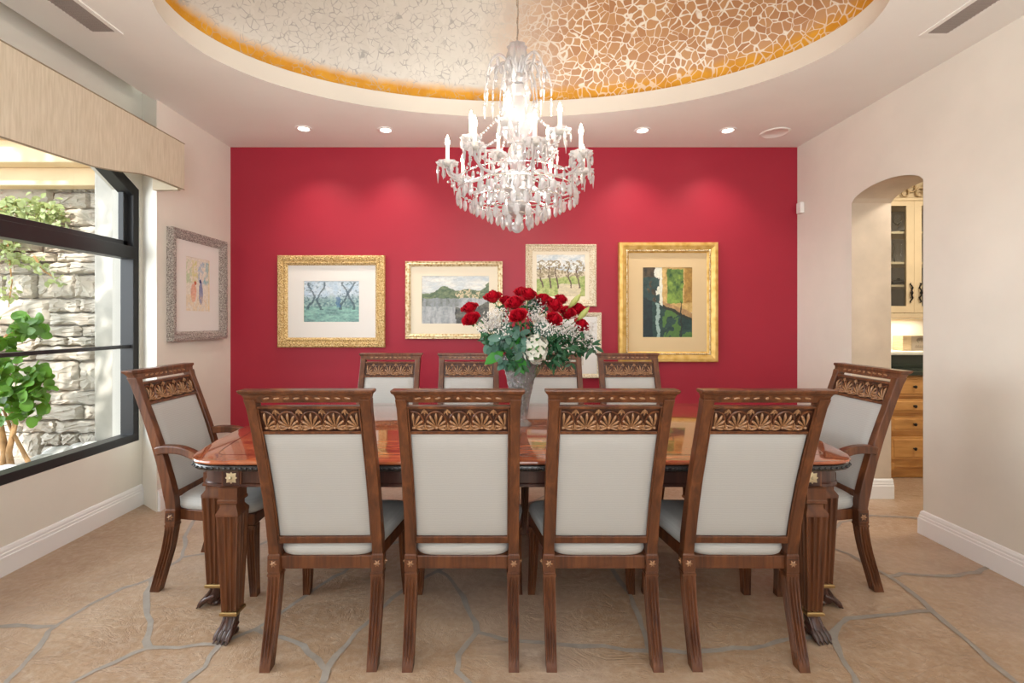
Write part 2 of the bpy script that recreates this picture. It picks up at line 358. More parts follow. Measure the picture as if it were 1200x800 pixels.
for g in [[(-2.6, 1.0), (-1.4, .7), (-.6, 1.1), (.2, .6), (1.2, 1.0), (2.7, .5)], [(-1.4, .7), (-1.6, -.4), (-.2, -.8), (.2, .6)], [(1.2, 1.0), (1.5, -.3), (2.7, -.9)], [(-.2, -.8), (.4, -2), (1.5, -.3)]]:
    strip(g, world=True)
struct(mb.build('floor', [M['stone_floor'], M['grout']]))

# ceiling with the oval opening, its rim and the dome
EX, EY, EA, EB = .11, 2.60, 1.86, 1.06
X0, X1, Y0, Y1 = -2.42, XR+.02, YN, YB+.02
ang = sorted(set([2*PI*i/120 for i in range(120)]+[math.atan2(y-EY, x-EX) % (2*PI) for x in (X0, X1) for y in (Y0, Y1)]))
inn, out = [], []
for a in ang:
    c, s_ = math.cos(a), math.sin(a); r = 1/math.sqrt((c/EA)**2+(s_/EB)**2); inn.append((EX+r*c, EY+r*s_, CZ))
    tx = ((X1 if c > 0 else X0)-EX)/c if abs(c) > 1e-9 else 1e9; ty = ((Y1 if s_ > 0 else Y0)-EY)/s_ if abs(s_) > 1e-9 else 1e9
    tt = min(tx, ty); out.append((EX+tt*c, EY+tt*s_, CZ))
mb = MB(); mb.loft([out, inn], caps=False)
mb.box(-2.85, -2.42, YN, 3.45, 3.06, 3.12); mb.box(-2.44, -2.42, YN, 3.45, CZ, 3.06)
struct(mb.build('ceiling', M['ceiling']))
RZ = .125
def ell(f, z, n=120, g=0): return [(EX+(EA*f+g)*math.cos(2*PI*i/n), EY+(EB*f+g)*math.sin(2*PI*i/n), z) for i in range(n)]
mb = MB(); mb.loft([ell(1, CZ-.001), ell(1, CZ+.012, g=.006), ell(1, CZ+RZ, g=.012), ell(1, CZ+RZ, g=.07)], caps=False)
struct(mb.build('trim_1', M['rim'], smooth=40))
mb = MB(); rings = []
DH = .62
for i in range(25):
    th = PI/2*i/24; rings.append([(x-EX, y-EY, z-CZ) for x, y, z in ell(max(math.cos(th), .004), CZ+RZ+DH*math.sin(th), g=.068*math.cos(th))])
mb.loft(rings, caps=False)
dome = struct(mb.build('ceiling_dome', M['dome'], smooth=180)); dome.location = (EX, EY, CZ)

# walls
mb = MB(); mb.box(XC-.25, XR+.31, YB, YB+.2, 0, 3.2); struct(mb.build('wall_back', M['red']))
def wall_open(name, mats, xa, xb, ya, yb, zt, o0, o1, zb, top, nseg=16, jamb=True):
    mb = MB()
    mb.box(xa, xb, ya, o0, 0, zt); mb.box(xa, xb, o1, yb, 0, zt)
    if zb > 0: mb.box(xa, xb, o0, o1, 0, zb)
    for i in range(nseg):
        y, y2 = lerp(o0, o1, i/nseg), lerp(o0, o1, (i+1)/nseg)
        r = [[(x, y, top(y)), (x, y2, top(y2)), (x, y2, zt), (x, y, zt)] for x in (xa, xb)]
        mb.loft(r)
    if jamb:   # plastered reveal
        mb.cur = 1; e = .002
        mb.face([(xa, o1-e, 0), (xb, o1-e, 0), (xb, o1-e, top(o1)), (xa, o1-e, top(o1))]); mb.face([(xa, o0+e, 0), (xb, o0+e, 0), (xb, o0+e, top(o0)), (xa, o0+e, top(o0))])
        for i in range(nseg):
            y, y2 = lerp(o0, o1, i/nseg), lerp(o0, o1, (i+1)/nseg)
            mb.face([(xa, y, top(y)-e), (xa, y2, top(y2)-e), (xb, y2, top(y2)-e), (xb, y, top(y)-e)])
    return struct(mb.build(name, mats))
A0, A1 = 3.025, 3.64
arch = lambda y: 2.245+.085*max(0, 1-((y-(A0+A1)/2)/((A1-A0)/2))**2)**.62
wall_open('wall_right', [M['wall'], M['jamb']], XR, 2.99, YN, YB+.1, 3.2, A0, A1, 0, arch, 20)
W0, W1, WZ = .9, 3.505, .475
whead = lambda y: 2.31+min(.28, .56*min(y-W0, W1-y))
wall_open('wall_left', [M['wall'], M['wall']], XL-.2, XL, YN, 3.53, 3.06, W0, W1, WZ, whead, 52)
mb = MB(); mb.loft([[(XL-.2, 3.53, z), (XL, 3.53, z), (XC, YS, z), (XC, YB+.05, z), (XL-.2, YB+.05, z)] for z in (0, 3.12)]); struct(mb.build('wall_left_corner', M['wall']))

def baseboard(name, pts, nrm):      # profile swept along the polyline, standing out by nrm
    prof = [(0, 0), (.020, 0), (.020, .098), (.016, .102), (.016, .116), (.012, .120), (.012, .132), (.007, .145), (0, .150)]
    mb = MB(); n = [Vector((*q, 0)) for q in nrm]
    mb.loft([[Vector((*p, z))+q*d for d, z in prof] for p, q in zip(pts, n)]); return struct(mb.build(name, M['white']))
baseboard('baseboard_left', [(XL, YN), (XL, 3.52)], [(1, 0), (1, 0)])
baseboard('baseboard_corner', [(XC, YS+.01), (XC, YB)], [(1, 0), (1, 0)])
baseboard('baseboard_right', [(XR, YN), (XR, A0), (XR, A0), (2.99, A0)], [(-1, 0), (-1, .9), (-1, 1), (0, 1)])
baseboard('baseboard_jamb', [(3.0, A1), (XR, A1), (XR, A1), (XR, YB)], [(0, -1), (-1, -1), (-1, -1), (-1, 0)])
baseboard('baseboard_back', [(XC, YB), (XR, YB)], [(0, -1), (0, -1)])

# window: black metal frame in the left wall
win = bpy.data.objects.new('window_1', None); C.objects.link(win); struct(win)
xf0, xf1 = XL-.10, XL-.005
mb = MB(); N = 52; yo = [lerp(W0, W1, i/N) for i in range(N+1)]
fo = [(W0, WZ)]+[(y, whead(y)) for y in yo]+[(W1, WZ)]
fw = .055
fi = [(W0+fw, WZ+fw)]+[(lerp(W0+fw, W1-fw, i/N), whead(yo[i])-fw) for i in range(N+1)]+[(W1-fw, WZ+fw)]
ids = []
for x, q in ((xf0, fo), (xf1, fo), (xf1, fi), (xf0, fi)): ids.append(mb.add([(x, y, z) for y, z in q]))
for a, b in zip(ids, ids[1:]+ids[:1]): mb.quadstrip(a, b)
mb.build('window_frame', M['frame_black'], win, bevel=.003)
def bar(name, z0, z1, x0=xf0+.01, x1=xf1-.01):
    mb = MB(); mb.box(x0, x1, W0+.03, W1-.03, z0, z1); return mb.build(name, M['frame_black'], win, bevel=.003)
bar('transom_bar', 1.795, 1.885, xf0, xf1+.004); bar('glazing_bar', 1.152, 1.176, xf0+.03, xf1-.02)
mb = MB()   # opening sash of the top light and the fixed-pane bead
for z0, z1 in ((1.885, 1.925),): mb.box(xf0+.015, xf0+.055, W0+.05, W1-.05, z0, z1)
mb.box(xf0+.015, xf0+.055, W1-.095, W1-.05, 1.885, 2.27); mb.build('sash', M['frame_black'], win, bevel=.003)
for z0, z1 in ((WZ+.05, 1.155), (1.173, 1.80), (1.88, 2.60)):
    mb = MB(); x = xf0+.03
    n = 12; yy = [lerp(W0+.05, W1-.05, i/n) for i in range(n+1)]
    mb.loft([[(x, y, z0) for y in yy], [(x, y, min(z1, whead(y)-.04)) for y in yy]], caps=False, closed=False); mb.build('pane', M['pane'], win)

# valance box above the window
val = thing('window_valance', 'long padded beige linen valance box above the black window', 'valance', (0, 0, 0))
VX = -2.206; YE = 3.36
bot = [(.85, 2.17), (1.2, 2.165), (2.1, 2.166), (2.37, 2.178), (2.62, 2.192), (2.78, 2.22), (2.95, 2.258), (3.05, 2.268), (YE, 2.272)]
ys = [.85+(YE-.85)*i/50 for i in range(51)]
mb = MB(); mb.loft([[(VX, y, interp(bot, y)), (VX, y, 2.59), (VX-.03, y, 2.59), (VX-.03, y, interp(bot, y))] for y in ys]); mb.build('front_board', M['linen'], val, bevel=.003)
mb = MB(); mb.box(XC-.0, VX-.03, YE-.03, YE, 2.262, 2.59); mb.build('end_board', M['linen'], val)
mb = MB(); mb.box(XL, VX-.03, .85, YE-.03, 2.56, 2.585); mb.build('top_board', M['linen'], val)
mb = MB(); mb.tube([(VX-.0, y, 2.592) for y in ys], .004, 6); mb.tube([(VX-.002, y, interp(bot, y)-.001) for y in ys], .004, 6); mb.build('piping', fabric('dark_piping', (.30, .24, .16)), val)
mb = MB(); mb.tube([(-2.50, .95, 2.40), (-2.50, 3.3, 2.40)], .035, 14); tag(mb.build('roller_shade', M['linen']), 'rolled beige roller shade tucked behind the window valance', 'roller shade')

# ------------------------------------------------------------------ outside the window
mb = MB(); mb.face([(-14, -10, .05), (XL-.2, -10, .05), (XL-.2, 6, .05), (-14, 6, .05)]); struct(mb.build('ground_outside', M['gravel']))
SY = 4.55
mb = MB(); mb.cur = 1; mb.box(-8.5, XL-.2, SY+.03, SY+.3, 0, 3.1); mb.cur = 0
z = .03
while z < 2.9:
    hh = R.uniform(.09, .30); x = -8.4+R.uniform(0, .3)
    while x < -2.9:
        ww = R.uniform(.16, .62); dd = R.uniform(.0, .06); g = .006
        def jit(): return R.uniform(-.016, .016)
        def stone(x, z, ww, hh):
            n = 10; cxm, czm = x+ww/2, z+hh/2; cn = []
            for i in range(n*4):        # rounded, uneven outline
                sd, f_ = divmod(i, n); f_ = f_/n
                q = [(x+g+f_*(ww-2*g), z+g), (x+ww-g, z+g+f_*(hh-2*g)), (x+ww-g-f_*(ww-2*g), z+hh-g), (x+g, z+hh-g-f_*(hh-2*g))][sd]
                ux, uz = (q[0]-cxm)/(ww/2), (q[1]-czm)/(hh/2); rr = min(1, 1.30/math.hypot(ux, uz)) if ux or uz else 1
                cn.append((cxm+(q[0]-cxm)*rr, czm+(q[1]-czm)*rr))
            ph = R.uniform(0, 9); wob = lambda i, k: .008*math.sin(i*.9+ph+k)+.005*math.sin(i*2.3+ph*2)
            t1, t2 = jit()*.8, jit()*.8
            r0 = [(a, SY+.06, b) for a, b in cn]
            r1 = [(a+wob(i, 0)*.6, SY-dd*.5+.02, b+wob(i, 2)*.6) for i, (a, b) in enumerate(cn)]
            r2 = [(lerp(a, cxm, .10)+wob(i, 1), SY-dd-.005+(a-cxm)*t1+wob(i, 3)*.6, lerp(b, czm, .14)+wob(i, 4)) for i, (a, b) in enumerate(cn)]
            r3 = [(lerp(a, cxm, .5)+wob(i, 1), SY-dd-.016+(a-cxm)*t1+wob(i, 5)*.8, lerp(b, czm, .5)+wob(i, 4)) for i, (a, b) in enumerate(cn)]
            mb.loft([r0, r1, r2, r3])
        if hh > .2 and ww > .25 and R.random() < .55:
            k = R.uniform(.35, .65)*hh; stone(x, z, ww, k); stone(x, z+k, ww*.55, hh-k); stone(x+ww*.55, z+k, ww*.45, hh-k)
        else: stone(x, z, ww, hh)
        x += ww
    z += hh
struct(mb.build('wall_outside_stone', [M['ledgestone'], M['mortar']]))
mb = MB(); mb.box(-3.62, XL-.2, 4.28, 4.6, 0, 3.1); struct(mb.build('wall_outside_stucco', M['stucco'], bevel=.01))
mb = MB(); mb.box(-8.5, XL-.2, 4.36, 4.50, 2.585, 2.75); mb.box(-8.5, XL-.2, 4.22, 4.50, 2.75, 2.95); struct(mb.build('beam_outside', M['beam'], bevel=.012))
mb = MB(); mb.box(-8.5, XL-.2, 4.15, 4.60, 2.95, 3.12); struct(mb.build('roof_outside', M['beam']))

def leaf(mb, p, d, nrm, L, W, fold=.15, round_=False):
    d = Vector(d).normalized(); nrm = Vector(nrm); s = d.cross(nrm)
    s = s.normalized() if s.length > 1e-4 else Vector((1, 0, 0)); u = s.cross(d).normalized(); p = Vector(p)
    prof = [(0, .08), (.25, .8), (.5, 1), (.78, .72), (1, .05)] if not round_ else [(0, .35), (.2, .9), (.5, 1.05), (.8, .85), (1, .25)]
    l, c, r = [], [], []
    for t_, w_ in prof:
        q = p+d*L*t_-u*L*.18*t_*t_
        l.append(q+s*W*w_/2+u*W*fold*w_); c.append(q); r.append(q-s*W*w_/2+u*W*fold*w_)
    mb.loft([l, c, r], caps=False, closed=False)
def rdir(): 
    v = Vector((R.gauss(0, 1), R.gauss(0, 1), R.gauss(0, 1))); return v.normalized()
def leafcloud(mb, c, rad, n, L, W, bias=(0, -.3, .4), round_=False):
    for _ in range(n):
        q = rdir()*(R.random()**.4); p = Vector((c[0]+q.x*rad[0], c[1]+q.y*rad[1], c[2]+q.z*rad[2]))
        k = R.uniform(.7, 1.25); leaf(mb, p, (rdir()+Vector((0, 0, -.3))), (rdir()*.6+Vector(bias)), L*k, W*k, .12, round_)
sh = thing('shrub', 'bright green large leafed shrub on tan stems outside the window', 'shrub', (0, 0, 0))
SYY = 3.85
mb = MB(); P = lambda u, v, y=SYY: px(u, v, y)
for pts, r0 in (([(2, 572), (6, 530), (-2, 490), (-14, 440), (-6, 410), (20, 380), (26, 368)], .03), ([(16, 572), (10, 530), (18, 495), (8, 475), (14, 455)], .026), ([(44, 562), (30, 535), (14, 505), (4, 480)], .02), ([(-20, 572), (-10, 520), (-40, 470), (-60, 420)], .026)):
    q = [P(u, v, SYY+.02*i) for i, (u, v) in enumerate(pts)]; q[0].z = .06; mb.tube(q, [r0*(1-.75*i/len(q)) for i in range(len(q))], 7)
mb.build('stem', M['bark'], sh, smooth=60)
mb = MB()
for u, v, rr, n in ((25, 378, .12, 15), (36, 388, .09, 9), (8, 402, .10, 8), (3, 425, .12, 10), (40, 438, .08, 7), (22, 448, .14, 18), (38, 455, .10, 12), (8, 462, .12, 14), (20, 482, .13, 15), (34, 470, .09, 8), (-40, 430, .25, 30), (-60, 380, .25, 30), (-30, 500, .2, 18)):
    leafcloud(mb, P(u, v), (rr*1.05, rr*1.3, rr*.85), int(n*2.0), .088, .074, (0, -.5, .6), True)
tag(mb.build('foliage', M['leaf_bright'], sh, smooth=180), kind='stuff')
vn = thing('climbing_vine', 'pale leafy vine trailing over the stone wall outside the window', 'vine', (0, 0, 0))
mb = MB()
for pts in ([(-60, 260), (0, 242), (40, 240), (70, 250)], [(-60, 290), (-10, 265), (30, 275), (60, 262)], [(0, 242), (8, 280), (14, 330), (10, 360)], [(40, 300), (52, 318), (66, 326)]): mb.tube([P(u, v, 4.38) for u, v in pts], [.012, .009, .006, .004][:len(pts)], 5)
mb.build('stem', M['bark'], vn)
mb = MB()
for u, v, a, b, n in ((10, 246, .22, .09, 60), (45, 248, .22, .09, 60), (20, 262, .30, .12, 60), (66, 250, .12, .14, 30), (0, 290, .25, .16, 45), (20, 305, .2, .10, 26), (48, 312, .1, .07, 12), (66, 330, .06, .05, 8), (-40, 280, .4, .22, 90), (12, 340, .08, .12, 10), (30, 236, .25, .05, 30)):
    leafcloud(mb, P(u, v, 4.36), (a, .09, b), n*2, .055, .036, (0, -.8, .4))
tag(mb.build('foliage', M['leaf_vine'], vn, smooth=180), kind='stuff')
for i, (u, v, y, r) in enumerate(((70, 527, 4.2, .13), (92, 522, 4.28, .09), (50, 536, 4.05, .10), (8, 548, 3.6, .09), (108, 519, 4.2, .07), (30, 545, 3.9, .09))):
    mb = MB(); p = px(u, v, y); mb.ball((0, 0, 0), r, 12, 8, 1.2, 1, .75)
    mb.v = [(a*(1+R.uniform(-.07, .07)), b*(1+R.uniform(-.07, .07)), c*(1+R.uniform(-.07, .07))) for a, b, c in mb.v]
    lab = ['largest pale river rock by the stone wall outside', 'pale rock at the stone wall foot, second from the stucco pier', 'grey rock left of the largest outside the window', 'small round boulder at the window corner near the shrub stems', 'small pale rock nearest the stucco pier outside', 'pale rock between shrub stems and stone wall'][i]
    tag(mb.build('river_rock', M['rock'], smooth=180, loc=(p.x, p.y, max(.05+r*.6, p.z-r*.5))), lab, 'rock', 'rocks outside the window')

tr = thing('shade_tree', 'patio tree whose crown throws the dappled shade on the stone wall', 'tree', (-3.7, -1.0, .05))
mb = MB(); mb.tube([(0, 0, 0), (.05, .03, 1.6), (-.02, .1, 3.0), (.1, .3, 4.4), (.3, .5, 6.2)], [.11, .09, .075, .05, .02], 9)
for a in range(7): q = 2*PI*a/7; mb.tube([(.02, .15, 3.2+.2*a), (.5*math.cos(q), .3+.5*math.sin(q), 4.5+.2*a), (.95*math.cos(q), .4+.95*math.sin(q), 5.2+.2*a)], [.04, .025, .008], 6)
mb.build('trunk', M['bark'], tr, smooth=60)
mb = MB()
for a in range(34): leafcloud(mb, (R.uniform(.15, .95), .75+R.uniform(-.5, .5), R.uniform(4.55, 6.9)), (.22, .25, .26), 26, .15, .09, (0, -.2, .6))
for a in range(10): leafcloud(mb, (R.uniform(-.7, .1), .75+R.uniform(-.5, .5), R.uniform(4.6, 7.0)), (.2, .22, .2), 20, .15, .09, (0, -.2, .6))
tag(mb.build('crown', M['leaf_vine'], tr, smooth=180), kind='stuff')

# ------------------------------------------------------------------ table
TX, TY, TZ = .10, 2.715, .76
q4 = [(0, -.715), (.5, -.715), (1.0, -.715), (1.25, -.715), (1.33, -.709), (1.385, -.688), (1.425, -.65), (1.45, -.60), (1.47, -.52), (1.493, -.38), (1.512, -.20), (1.52, 0)]
def outline(ins):
    q = []
    k = len(q4)
    for i, (x, y) in enumerate(q4):
        a = Vector(q4[max(i-1, 0)]); b = Vector(q4[min(i+1, k-1)]); d = (b-a).normalized(); n = Vector((-d.y, d.x))
        if i == 0: n = Vector((0, 1))
        if i == k-1: n = Vector((-1, 0))
        q.append((x+n.x*ins, y+n.y*ins))
    e = q+[(x, -y) for x, y in reversed(q[:-1])]
    return e+[(-x, y) for x, y in reversed(e[1:-1])]
def ring(ins, z): return [(x, y, z) for x, y in outline(ins)]
tb = thing('dining_table', 'long polished mahogany dining table with claw feet, set under the chandelier', 'table', (TX, TY, 0))
mb = MB(); mb.loft([ring(.012, .742), ring(.002, .746), ring(0, .752), ring(.003, .758), ring(.012, .760)]); mb.build('tabletop', [M['top']], tb, smooth=30)
mb = MB(); a = ring(.10, .7603); b = ring(.106, .7603); mb.loft([a, b], caps=False); mb.build('inlay_line', M['black_bead'], tb)
mb = MB(); mb.loft([ring(.02, .712), ring(.008, .718), ring(.004, .728), ring(.008, .738), ring(.014, .742)]); mb.build('bead_moulding', M['black_bead'], tb, smooth=50)
mb = MB()
o_ = outline(.004); per = []
for i in range(len(o_)):
    a, b = Vector(o_[i]), Vector(o_[(i+1) % len(o_)]); k = max(1, int((b-a).length/.021))
    per += [a.lerp(b, j/k) for j in range(k)]
for p in per:
    if p.y < .2 or abs(p.x) > 1.2: mb.ball((p.x, p.y, .7285),   .0062, 6, 4)
tag(mb.build('gadroon_beads', M['black_bead'], tb, smooth=180), kind='stuff')
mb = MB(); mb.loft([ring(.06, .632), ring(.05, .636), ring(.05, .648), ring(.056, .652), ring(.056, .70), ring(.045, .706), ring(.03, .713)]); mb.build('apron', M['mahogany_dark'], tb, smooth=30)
# legs
def flute_ring(c, hw, z, nf=3, depth=.34, m=22):
    pts = []
    for sd in range(4):
        for i in range(m-1):
            t_ = -1+2*i/(m-1); e = abs(t_) > .87
            ph = (t_+.86)/1.72*nf; d_ = 0 if e else depth*max(0, math.sin((ph % 1)*PI)-.25)**.5*hw
            a = (t_*hw, -hw+d_); 
            for _ in range(sd): a = (-a[1], a[0])
            pts.append((c[0]+a[0], c[1]+a[1], z))
    return pts
def sq(c, hw, z): return flute_ring(c, hw, z, depth=0)
def table_leg(x, y, toe):
    mb = MB(); c = (x, y)
    mb.loft([sq(c, .040, .640), sq(c, .040, .592), sq(c, .043, .588), sq(c, .043, .578), sq(c, .034, .572), sq(c, .034, .556), sq(c, .047, .536), sq(c, .047, .522)])
    mb.loft([flute_ring(c, lerp(.046, .031, i/6), lerp(.522, .112, i/6)) for i in range(7)])
    lg = mb.build('leg', M['mahogany'], tb, smooth=35)
    mb = MB(); mb.loft([sq(c, .034, .112), sq(c, .037, .108), sq(c, .037, .098), sq(c, .033, .094)]); mb.build('leg_collar', M['brass'], lg)
    d = Vector((*toe, 0)).normalized(); s = Vector((-d.y, d.x, 0)); o = Vector((x, y, 0)); mb = MB()
    mb.tube([o+Vector((0, 0, .10)), o+Vector((0, 0, .07))+d*.004, o+d*.016+Vector((0, 0, .042)), o+d*.032+Vector((0, 0, .026))], [.03, .028, .032, .028], 12)
    for k in (-1.5, -.5, .5, 1.5):
        b = o+s*k*.016
        mb.tube([b+d*.0+Vector((0, 0, .055)), b+d*.035+s*k*.002+Vector((0, 0, .042)), b+d*.058+s*k*.003+Vector((0, 0, .024)), b+d*.066+s*k*.003+Vector((0, 0, .012))], [.009, .012, .013, .011], 8)
        mb.tube([b+d*.064+s*k*.003+Vector((0, 0, .014)), b+d*.078+s*k*.004+Vector((0, 0, .004))], [.007, .0025], 6)
        mb.tube([b+d*.012+Vector((0, 0, .09)), b+d*.03+Vector((0, 0, .06)), b+d*.04+s*k*.002+Vector((0, 0, .042))], [.005, .0075, .006], 6)
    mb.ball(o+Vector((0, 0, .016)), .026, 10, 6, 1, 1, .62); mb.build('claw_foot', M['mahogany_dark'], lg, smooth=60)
for sx in (-1, 1):
    for sy in (-1, 1):
        table_leg(sx*1.245, sy*.655, (sx*.2, sy)); table_leg(sx*1.44, sy*.44, (sx, sy*.12))
        mb = MB(); y0 = sy*.665; mb.box(sx*1.245-.043, sx*1.245+.043, min(y0, sy*.60), max(y0, sy*.60), .640, .712); mb.build('corner_block', M['mahogany'], tb, bevel=.002)
        mb = MB(); cx, yy = sx*1.245, sy*.668
        mb.cur = 1; mb.box(cx-.034, cx+.034, min(yy, yy-sy*.004), max(yy, yy-sy*.004), .642, .710); mb.cur = 0
        for k in range(8):
            a = PI/4*k; rr = .030 if k % 2 == 0 else .040
            leaf(mb, (cx, yy+sy*.004, .676), (math.cos(a), 0, math.sin(a)), (0, sy, 0), rr, .026, -.15)
        mb.ball((cx, yy+sy*.004, .676), .007, 8, 5); mb.build('rosette', [M['gilt'], M['mahogany_dark']], tb, smooth=60)

# ------------------------------------------------------------------ chairs
back = [(0, -.080), (.10, -.052), (.22, -.018), (.345, .002), (.41, .004), (.48, -.006), (.60, -.034), (.75, -.078), (.90, -.130), (1.03, -.178), (1.10, -.206)]
by = lambda z: smooth(back, z)
def side_flute(x, y, hx, hy, z, nf=3, depth=.26):
    r = flute_ring((0, 0), 1, z, nf, depth, 22); return [(x+p[0]*hx, y+p[1]*hy, z) for p in r]
def rect(x, y, hx, hy, z): return [(x-hx, y-hy, z), (x+hx, y-hy, z), (x+hx, y+hy, z), (x-hx, y+hy, z)]
def rosette(mb, x, y, z, n, r=.013):
    n = Vector(n); up = Vector((0, 0, 1)); s = n.cross(up)
    for k in range(6):
        a = PI/3*k; leaf(mb, Vector((x, y, z))+n*.002, s*math.cos(a)+up*math.sin(a), n, r, .0135, -.3)
    mb.ball(Vector((x, y, z))+n*.003, .0052, 7, 4)
SH = {}
def make_chair(arms):
    t = thing('armchair' if arms else 'dining_chair', '', 'chair')
    W, Cr, Rl = M['mahogany'], M['carved'], M['relief']
    for s in (-1, 1):
        mb = MB()      # sabre rear leg
        mb.loft([side_flute(s*.205, by(z), .024-.004*(1-z/.345), .023, z, 3, .42 if .03 < z < .32 else .0) for z in [0, .012, .03, .05, .1, .15, .2, .25, .30, .325, .33, .345]])
        mb.box(s*.205-.026, s*.205+.026, by(.335)-.025, by(.335)+.025, .326, .336); mb.build('leg', W, t, smooth=35)
        mb = MB()      # post with its block
        x = s*.207
        mb.loft([rect(x, by(z), hx, hy, z) for z, hx, hy in ((.343, .025, .026), (.408, .025, .026), (.415, .022, .024), (.45, .021, .026), (.48, .021, .028), (.55, .0205, .026), (.65, .020, .024), (.75, .020, .0225), (.85, .0195, .0215), (.95, .019, .0205), (1.03, .019, .021), (1.065, .021, .025))])
        p = mb.build('back_post', W, t, bevel=.0035)
        mb = MB(); y_ = by(.375); mb.cur = 1
        mb.box(x-.0195, x+.0195, y_-.0268, y_-.024, .355, .396); mb.box(min(x+s*.0235, x+s*.0258), max(x+s*.0235, x+s*.0258), y_-.0195, y_+.0195, .355, .396); mb.cur = 0
        rosette(mb, x, y_-.028, .3755, (0, -1, 0), .0165); rosette(mb, x+s*.027, y_, .3755, (s, 0, 0), .0165); mb.build('rosette', [Rl, Cr], p, smooth=60)
        mb = MB()      # inner bead of the back frame
        mb.tube([(s*.184, by(z)-.018, z) for z in [.47+.035*i for i in range(17)]], .0035, 6); mb.build('bead', W, p, smooth=60)
        mb = MB()      # front leg
        mb.loft([side_flute(s*(.235+.012*(1-z/.345)**2), .415+.02*(1-z/.345)**1.6, lerp(.017, .025, z/.345), lerp(.017, .025, z/.345), z, 3, .42 if .03 < z < .32 else 0) for z in [0, .02, .04, .1, .16, .22, .28, .31, .33, .345]]); mb.build('leg', W, t, smooth=35)
    mb = MB()          # seat rails: trapezoid frame
    ou = [(-.185, -.006), (.185, -.006), (.262, .44), (-.262, .44)]; inn_ = [(-.16, .03), (.16, .03), (.232, .405), (-.232, .405)]
    ids = [mb.add([(x, y, z) for x, y in q]) for q, z in ((ou, .348), (ou, .402), (inn_, .402), (inn_, .348))]
    for a, b in zip(ids, ids[1:]+ids[:1]): mb.quadstrip(a, b)
    mb.build('seat_rail', W, t, bevel=.004)
    mb = MB()          # upholstered seat
    rings = []
    for k, (g, z) in enumerate(((.0, .400), (.010, .408), (.016, .425), (.012, .445), (-.004, .460), (-.035, .470), (-.09, .477), (-.15, .480))):
        q = []
        for i in range(40):
            a = 2*PI*i/40; cx, cyy = math.cos(a), math.sin(a); pw = .28
            ux = math.copysign(abs(cx)**pw, cx); uy = math.copysign(abs(cyy)**pw, cyy)
            yy = .222+uy*(.222+g*.9); wd = lerp(.178, .258, (min(max(yy, 0), .44))/.44)+g; q.append((ux*max(wd, .02), yy, z))
        rings.append(q)
    mb.loft(rings); mb.build('seat', M['cream'], t, smooth=60)
    mb = MB(); mb.loft([[(x, by(z)-d, z) for x in (-.19, .19) for d in ((-.014, .019) if x < 0 else (.019, -.014))] for z in (.457, .487)]); mb.build('lower_rail', W, t, bevel=.003)
    mb = MB()          # upholstered back, crowned on both faces
    zs = [.488+.440*i/14 for i in range(15)]; xs = [-.184+.368*i/12 for i in range(13)]
    def pt(x, z, sgn):
        e = min(1, min((.184-abs(x)), z-.486, .930-z)/.02); e = max(0, e)**.5; return (x, by(z)+sgn*(.006+.010*e), z)
    rings = [[pt(x, z, -1) for x in xs]+[pt(x, z, 1) for x in reversed(xs)] for z in zs]
    mb.loft(rings); mb.build('backrest', M['cream'], t, smooth=50)
    def slab(z0, z1, f, b, hw=.19, n=3):
        m_ = MB(); m_.loft([[(-hw, by(z)-b, z), (hw, by(z)-b, z), (hw, by(z)+f, z), (-hw, by(z)+f, z)] for z in [lerp(z0, z1, i/n) for i in range(n+1)]]); return m_
    band = slab(.927, 1.034, .006, .006).build('carved_band', Cr, t)
    m1 = slab(.926, .938, .017, .017); m2 = slab(1.027, 1.038, .016, .016); m1.v, m1.f, m1.m = m1.v+m2.v, m1.f+[tuple(i+len(m1.v) for i in f) for f in m2.f], m1.m+m2.m
    m1.build('band_frame', W, band, bevel=.002)
    mb = MB()
    for sg in (-1, 1):
        def at(x, z, d=0): return Vector((x, by(z)+sg*(.007+d), z))
        for k in range(-2, 3):
            cx = k*.0845; cz = .976; clip = (k == -2, k == 2)
            arc = []
            for i in range(21):
                a = -PI*.28+PI*1.56*i/20; x = cx+.036*math.cos(a); z = cz+.040*math.sin(a)
                if abs(x) < .185: arc.append(at(x, z, .004))
            mb.cur = 1
            if len(arc) > 3: mb.tube(arc, .0036, 5)
            mb.cur = 0
            for i in range(9):     # fan petals
                a = PI*(-.06+1.12*i/8); L = .034+.021*max(0, math.sin(a))**1.3
                d = Vector((math.cos(a), 0, math.sin(a))); e = cx+d.x*(L+.006); pp = lambda q, o: at(cx+d.x*q, .951+d.z*q, o)
                if abs(e) > .186 or abs(cx) > .186: continue
                mb.tube([pp(.006, .002), pp(L*.35, .004), pp(L*.72, .0065), pp(L*.95, .004), pp(L+.004, .001)], [.0015, .0032, .0056, .0046, .0018], 6)
            mb.ball(at(cx, .951, .003), .006, 6, 4, 1.2)
        for k in range(-2, 2):     # leaves between the arches
            cx = (k+.5)*.0845
            for a, L in ((.5, .03), (.32, .022), (.68, .022)):
                d = Vector((math.cos(a*PI), 0, math.sin(a*PI))); mb.tube([at(cx+d.x*q, .941+d.z*q, o) for q, o in ((0, .002), (L*.5, .005), (L, .002))], [.0018, .0044, .001], 5)
            for a in (.3, .5, .7):
                d = Vector((math.cos(a*PI), 0, -math.sin(a*PI))); mb.tube([at(cx+d.x*q, 1.024+d.z*q, o) for q, o in ((0, .002), (.012, .004), (.024, .001))], [.002, .0045, .001], 5)
    mb.build('palmette_relief', [Rl, W], band, smooth=60)
    mb = MB()          # crest rail with its cap
    rr = []
